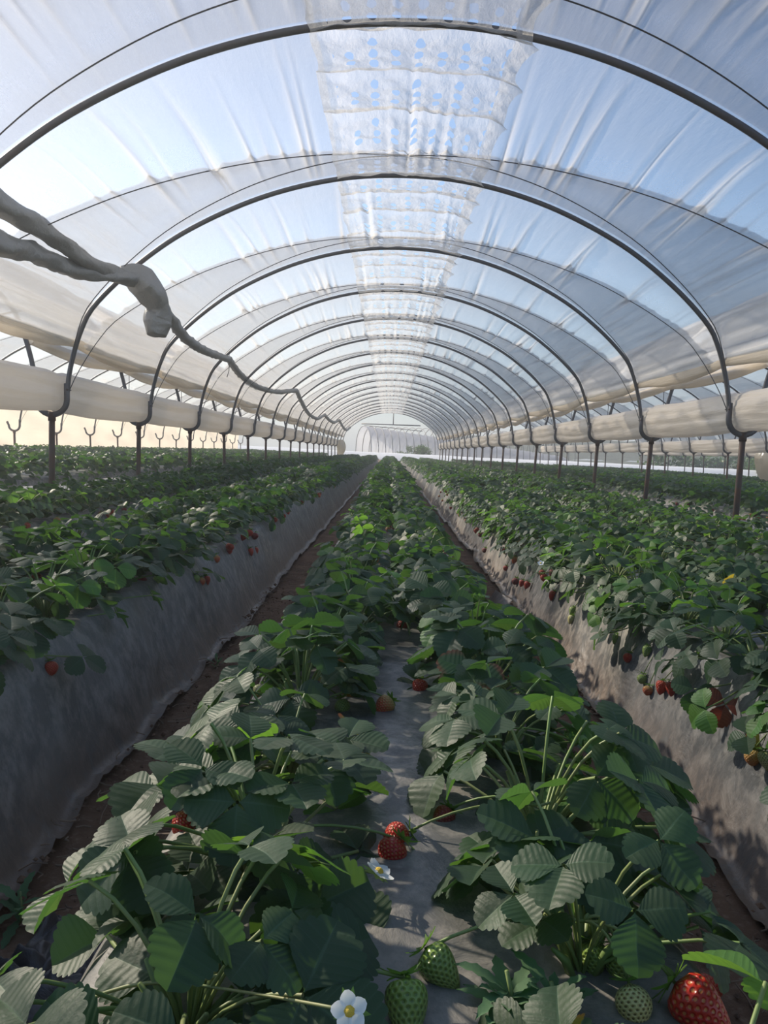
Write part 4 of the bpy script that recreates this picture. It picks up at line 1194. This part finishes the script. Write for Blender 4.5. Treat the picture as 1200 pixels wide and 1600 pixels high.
weed(at(30, 1440, .0), 12, .08, 'small weed growing through the torn mulch at the left edge', 3)
weed(at(338, 1045, .0), 7, .07, 'tiny weed in a hole of the left bed mulch', 6)

# dry straw and twigs in the furrows: uncountable litter
parts = []; rt = random.Random(8)
for j in range(900):
    sgn = rt.choice((-1, 1)); x = TC - .035 + sgn * rt.uniform(.44, .70); y = rt.uniform(.6, 5.5) ** 1.0; l = rt.uniform(.015, .07); a_ = rt.uniform(0, 6.28)
    z = float(T(x)) + .012 + max(0, abs(x - .03) - .62) * .4; b = rt.uniform(-1, 1) * l * .35
    p0 = np.array([x, y, z]); d = np.array([math.cos(a_), math.sin(a_), rt.uniform(-.05, .15)]); e = np.array([-d[1], d[0], 0])
    parts.append(tube_arrays(np.array([p0, p0 + d * l * .5 + e * b, p0 + d * l]), rt.uniform(.0008, .0026), 3, False))
V, F = join(parts); o = obj('straw_litter', V, F, M_twig); tag(o, 'dry straw and leaf stalks littering the soil of both furrows', 'litter', kind='stuff')
# soil crumbs
V0 = np.array([(1, 0, 0), (-1, 0, 0), (0, 1, 0), (0, -1, 0), (0, 0, 1), (0, 0, -1)], float); F0 = [[0, 2, 4], [2, 1, 4], [1, 3, 4], [3, 0, 4], [2, 0, 5], [1, 2, 5], [3, 1, 5], [0, 3, 5]]
parts = []
for j in range(1600):
    sgn = rt.choice((-1, 1)); x = TC - .035 + sgn * rt.uniform(.40, .69); y = rt.uniform(.6, 4.5); s_ = rt.uniform(.002, .010) * (1 if rt.random() < .9 else 1.8)
    v = V0 * s_ * np.array([rt.uniform(.6, 1.3), rt.uniform(.6, 1.3), rt.uniform(.5, .9)]) @ rotz(rt.uniform(0, 3)).T
    parts.append((v + [x, y, float(T(x)) + .004 + max(0, abs(x - .03) - .60) * .4], F0))
V, F = join(parts); o = obj('soil_crumbs', V, F, M_soil, smooth=False); tag(o, 'crumbs of brown earth scattered over both furrows', 'soil', kind='stuff')
# looping dead runners
def runner(pts, r, label):
    P = [np.array(at(px, py, .012)) for px, py in pts]
    o = tube('dead_runner', catmull(P, 8), r, M_twig, None, 6); tag(o, label, 'runner')
runner([(345, 1300), (300, 1312), (255, 1335), (215, 1335), (195, 1310), (200, 1290), (215, 1275)], .0018, 'pale dry runner curling across the soil of the left furrow')
runner([(180, 1340), (160, 1345), (153, 1325), (165, 1317), (175, 1330), (185, 1350)], .0025, 'small curled dry stalk loop beside the left bed foot')
runner([(330, 1300), (290, 1302), (240, 1303)], .0015, 'straight dry stalk beside the hanging red strawberry on the left')
runner([(372, 1046), (400, 1050), (430, 1052)], .0016, 'dry stalk poking out over the left furrow')

# crumpled scraps of black mulch film in the near left furrow
xs = np.linspace(-.5, .5, 44); X, Y = np.meshgrid(xs, xs, indexing='ij')
M_scrap = NB('black_scrap'); _v = M_scrap.coord('Object'); M_scrap = M_scrap.done(M_scrap.pbr(M_scrap.ramp(M_scrap.noise(_v, 7, 5), [(.4, (.028, .029, .034)), (.7, (.10, .085, .075))]), .42, 0, M_scrap.bump(M_scrap.noise(_v, 25, 5, .6, 1), .6, .01)))
def scrap(px, py, sx, sy, rot, seed, label):
    P = at(px, py, .01); Zs = .016 + .028 * np.abs(smooth_noise(X * 2.0, Y * 2.0, seed, 14, .8, 3.5))
    edge = np.clip(1 - np.maximum(np.abs(X), np.abs(Y)) * 2, 0, .25) * 4
    V = np.stack([X * sx * (1 + .2 * smooth_noise(Y * 2, 0 * X, seed + 1, 6, .5, 2)), Y * sy * (1 + .2 * smooth_noise(X * 2, 0 * X, seed + 2, 6, .5, 2)), Zs * (.3 + .7 * edge) + .0], -1).reshape(-1, 3) @ rotz(rot).T + [P.x, P.y, float(T(P.x))]
    o = obj('mulch_scrap', V, grid_faces(44, 44), M_scrap); tag(o, label, 'plastic scrap')
scrap(120, 1490, .16, .20, .3, 1, 'crumpled black film scrap on the soil, upper one by the lower left corner')
scrap(60, 1570, .22, .16, -.4, 5, 'crumpled black film scrap in the lower left corner of the furrow')
# loose flap of mulch on the right bed wall
def flap(px, py, w_, h_, label):
    P = at(px, py, .02); u = np.linspace(0, 1, 16); U_, W_ = np.meshgrid(u, u, indexing='ij')
    Xf = P.x + .03 - .05 * U_ * W_ + (W_ - .2) * .11; Yf = P.y + (U_ - .5) * h_ * (1 - .4 * W_); Zf = P.z + (W_ - .5) * w_ + .012 * np.sin(U_ * 7) * (1 - W_) - .02
    V = np.stack([Xf - .035 * (1 - W_) * np.sin(PI * U_) ** .5, Yf, Zf], -1).reshape(-1, 3)
    o = obj('mulch_flap', V, grid_faces(16, 16), M_mulch); tag(o, label, 'plastic scrap')
flap(760, 945, .16, .50, 'loose grey mulch flap folded off the foot of the right bed')

# ---------------------------------------------------------------- haze volume added to fade the far arches and imitate lens glare
M_haze = bpy.data.materials.new('haze'); M_haze.use_nodes = True; _t = M_haze.node_tree; _t.nodes.clear()
_o = _t.nodes.new('ShaderNodeOutputMaterial'); _v = _t.nodes.new('ShaderNodeVolumeScatter'); _v.inputs['Density'].default_value = .006; _v.inputs['Anisotropy'].default_value = .55
_v.inputs['Color'].default_value = (.95, .97, 1, 1); _t.links.new(_v.outputs[0], _o.inputs['Volume'])
V = np.array([(x, y, z) for x in (-14, 40) for y in (-6, 110) for z in (-.5, 4.2)], float)
hz = obj('haze', V, [[0, 1, 3, 2], [4, 6, 7, 5], [0, 4, 5, 1], [2, 3, 7, 6], [0, 2, 6, 4], [1, 5, 7, 3]], M_haze, smooth=False); tag(hz, 'thin bright haze added in the tunnels to fade arches and imitate lens glare', kind='stuff')

# ---------------------------------------------------------------- far end and surroundings
M_white = NB('white_sheet'); M_white = M_white.done(M_white.pbr((.78, .80, .82), .6, 0, M_white.bump(M_white.noise(M_white.coord('Object', (.5, 1, 1)), 2, 3), .3, .05)))
xs = np.linspace(-30, 40, 141); t = np.linspace(0, 1, 8); X, Tt = np.meshgrid(xs, t, indexing='ij')
Zb = T(X) * .9 + .28 + .50 * np.sin(PI / 2 * Tt) + .03 * smooth_noise(X * .2, Tt, 5, 8, .5, 2)
Yb = YEND + 1.0 + 1.6 * Tt
o = obj('white_bank', np.stack([X, Yb, Zb], -1).reshape(-1, 3), grid_faces(*X.shape), M_white); tag(o, 'white sheeted bank across the far end of the beds', kind='structure')
# tie bars of the end arch
ye = ARCH_Y[-1]
root = empty('end_brace', (TC, ye, 0))
xb = 2.05; zb = float(prof(np.array([.5]))[1][0])
tube('crossbar', np.array([(-1.95, 0, CAMZ + 1.80), (1.95, 0, CAMZ + 1.78)]), .035, M_arch, root, 8)
tube('lower_brace', np.array([(-1.75, .02, CAMZ + 1.70), (2.1, .02, CAMZ + 1.42)]), .02, M_arch, root, 8)
tube('king_post', np.array([(.15, 0, CAMZ + 2.55), (.15, 0, CAMZ + 1.79)]), .03, M_arch, root, 8)
tag(root, 'metal crossbar and short upright bracing the far end arch', 'brace')
# gathered film bundle at the far left end
def bundle(x, y, z, w_, h_, seed, label):
    ph = np.arange(24) * 2 * PI / 24; v = np.linspace(0, 1, 18); Vv, P = np.meshgrid(v, ph, indexing='ij')
    rad = w_ * (.35 + .65 * np.sin(PI * Vv ** .7) ** .8) * (1 + .14 * np.sin(7 * P + 3 * Vv) + .1 * smooth_noise(P * .3, Vv, seed, 8, .5, 2))
    V = np.stack([x + rad * np.cos(P) + .1 * w_ * np.sin(4 * Vv), y + rad * np.sin(P), z + h_ * (1 - Vv)], -1).reshape(-1, 3)
    F = [list(map(int, f)) for f in grid_faces(18, 24, True)]; F.append(list(range(24))); F.append([17 * 24 + k for k in range(24)][::-1])
    o = obj('film_bundle', V, F, M_wall); tag(o, label, 'plastic bundle')
bundle(-2.95, 47.0, .50, .26, 1.0, 3, 'bunched cream film hanging at the far left end of the tunnel')
bundle(POSTX[3] + 1.6, 23.5, .3, .45, 1.05, 8, 'bunched cream film hanging between posts far to the right')

# other tunnels standing beyond the field
def tunnel_beyond(name, p0, p1, half, h, nr, label):
    p0 = np.array(p0, float); p1 = np.array(p1, float); d = (p1 - p0); Ln = np.linalg.norm(d); d /= Ln; s = np.array([d[1], -d[0], 0])
    root = empty(name, tuple(p0)); zs_ = (p1[2] - p0[2]) / Ln * 0; a_ = np.linspace(0, PI, 25); v = np.linspace(0, 1, nr * 2 + 1); A, Vv = np.meshgrid(a_, v, indexing='ij')
    wob = 1 + .012 * np.cos(Vv * nr * 2 * PI)
    P = (s[None, None] * (np.cos(A) * half * wob)[..., None] + d[None, None] * (Vv * Ln)[..., None] + np.array([0, 0, 1.0])[None, None] * ((np.sin(A) ** .8) * h * wob + .75)[..., None])
    obj('film_cover', P.reshape(-1, 3), grid_faces(25, len(v)), M_beyond, root)
    a2 = np.linspace(0, PI, 19)
    for i in range(nr + 1):
        q = d * (Ln * i / nr)
        pts = np.stack([s[0] * np.cos(a2) * half + q[0], s[1] * np.cos(a2) * half + q[1], np.sin(a2) ** .8 * h + .75], -1) * 1.0
        pts = np.vstack([[pts[0][0], pts[0][1], 0], pts, [pts[-1][0], pts[-1][1], 0]])
        tube('rib', pts, .028, M_arch, root, 6)
    tag(root, label, 'tunnel'); return root
M_beyond = film_mat('far_film', .62, .3, color=(.74, .77, .82), bump=.3)
tunnel_beyond('film_tunnel', (-2.2, 65, .05), (15.3, 69.5, -2.0), 3.0, 2.15, 30, 'pale ribbed film tunnel standing crosswise beyond the open tunnel end')

# shrubs, hedge and wooded rise: leaf clouds
def leaf_cloud(V0_, n, size, seed):
    r = np.random.default_rng(seed); c = V0_[r.integers(0, len(V0_), n)] + r.normal(0, size * .8, (n, 3))
    a_ = r.normal(size=(n, 3)); a_ /= np.linalg.norm(a_, axis=1)[:, None]; b_ = np.cross(a_, r.normal(size=(n, 3))); b_ /= np.linalg.norm(b_, axis=1)[:, None]
    s_ = r.uniform(.5, 1.1, (n, 1)) * size
    V = np.stack([c - a_ * s_, c + b_ * s_ * .5, c + a_ * s_, c - b_ * s_ * .5], 1).reshape(-1, 3)
    return V, np.arange(n * 4).reshape(-1, 4)
M_bush = leaf_mat('bush_leaf', (.06, .12, .04), (.07, .13, .05), (.09, .2, .03), .9)
def shrub(x, y, w_, h_, n, seed, label):
    r = np.random.default_rng(seed); root = empty('shrub', (x, y, float(T(x))))
    pts = []
    for _ in range(26):
        c = np.array([r.normal(0, w_ * .33), r.normal(0, w_ * .33), r.uniform(.25, .95) * h_]); rr_ = r.uniform(.12, .25) * h_
        u = r.normal(size=(40, 3)); u /= np.linalg.norm(u, axis=1)[:, None]; pts.append(c + u * rr_)
    V, F = leaf_cloud(np.concatenate(pts), n, .07, seed); obj('foliage', V, F, M_bush, root, smooth=False, uv=np.full((len(V), 2), .3))
    parts = [tube_arrays(np.array([(0, 0, -.05), (r.normal(0, .1), r.normal(0, .1), h_ * .5), (r.normal(0, w_ * .25), r.normal(0, w_ * .25), h_ * .85)]), .025, 5) for _ in range(6)]
    V, F = join(parts); obj('stem', V, F, M_twig, root); tag(root, label, 'shrub')
shrub(2.1, 56, .95, 1.25, 3000, 3, 'bushy green shrub behind the white bank at the tunnel end')
shrub(1.0, 57, .7, .75, 1200, 5, 'low green shrub left of the bushy one behind the bank')
r_ = np.random.default_rng(3)
def hedge(x0, y0, x1, y1, h_, n, seed, label):
    r = np.random.default_rng(seed); t = r.uniform(0, 1, n); hh = h_ * (.8 + .2 * np.sin(t * 40) + .1 * np.sin(t * 113))
    P = np.stack([x0 + (x1 - x0) * t + r.normal(0, .3, n), y0 + (y1 - y0) * t + r.normal(0, .3, n), r.uniform(-.4, 1, n) * hh], -1)
    V, F = leaf_cloud(P, n, .22, seed); o = obj('hedge', V, F, M_bush, smooth=False, uv=np.full((len(V), 2), .3)); tag(o, label, 'hedge', kind='stuff')
hedge(20.5, 18, 27, 58, 1.6, 16000, 4, 'scrubby dark hedge along the right side of the field')
hedge(20, 60, 60, 66, 1.6, 9000, 6, 'scrubby hedge beyond the far right corner of the field')
# wooded rise
xs = np.linspace(-10, 95, 50); ys = np.linspace(112, 150, 10); X, Y = np.meshgrid(xs, ys, indexing='ij')
Zh = 4.1 / (1 + np.exp(-(X - 4.5) / 1.5)) * np.sin(PI / 2 * np.clip((Y - 110) / 30, 0, 1)) + .3 * smooth_noise(X * .1, Y * .1, 4, 10, .5, 3)
M_hill = NB('wooded_hill'); M_hill = M_hill.done(M_hill.pbr(M_hill.ramp(M_hill.noise(M_hill.coord('Object'), .8, 6, .7), [(.35, (.035, .055, .025)), (.65, (.09, .11, .06))]), .95, 0, M_hill.bump(M_hill.noise(M_hill.coord('Object'), .9, 6, .7), 1, .8)))
o = obj('hill', np.stack([X, Y, Zh], -1).reshape(-1, 3), grid_faces(*X.shape)[:, ::-1], M_hill); tag(o, 'low dark wooded rise behind the far tunnels', kind='structure')
# wide surrounding land
V = np.array([(-300, -60, -.9), (300, -60, -.9), (300, 500, -.9), (-300, 500, -.9)]); o = obj('land', V, [[0, 1, 2, 3]], M_hill); tag(o, 'open land around the field', kind='structure')
print('tris', sum(len(m.polygons) for m in bpy.data.meshes), 'objects', len(bpy.data.objects))
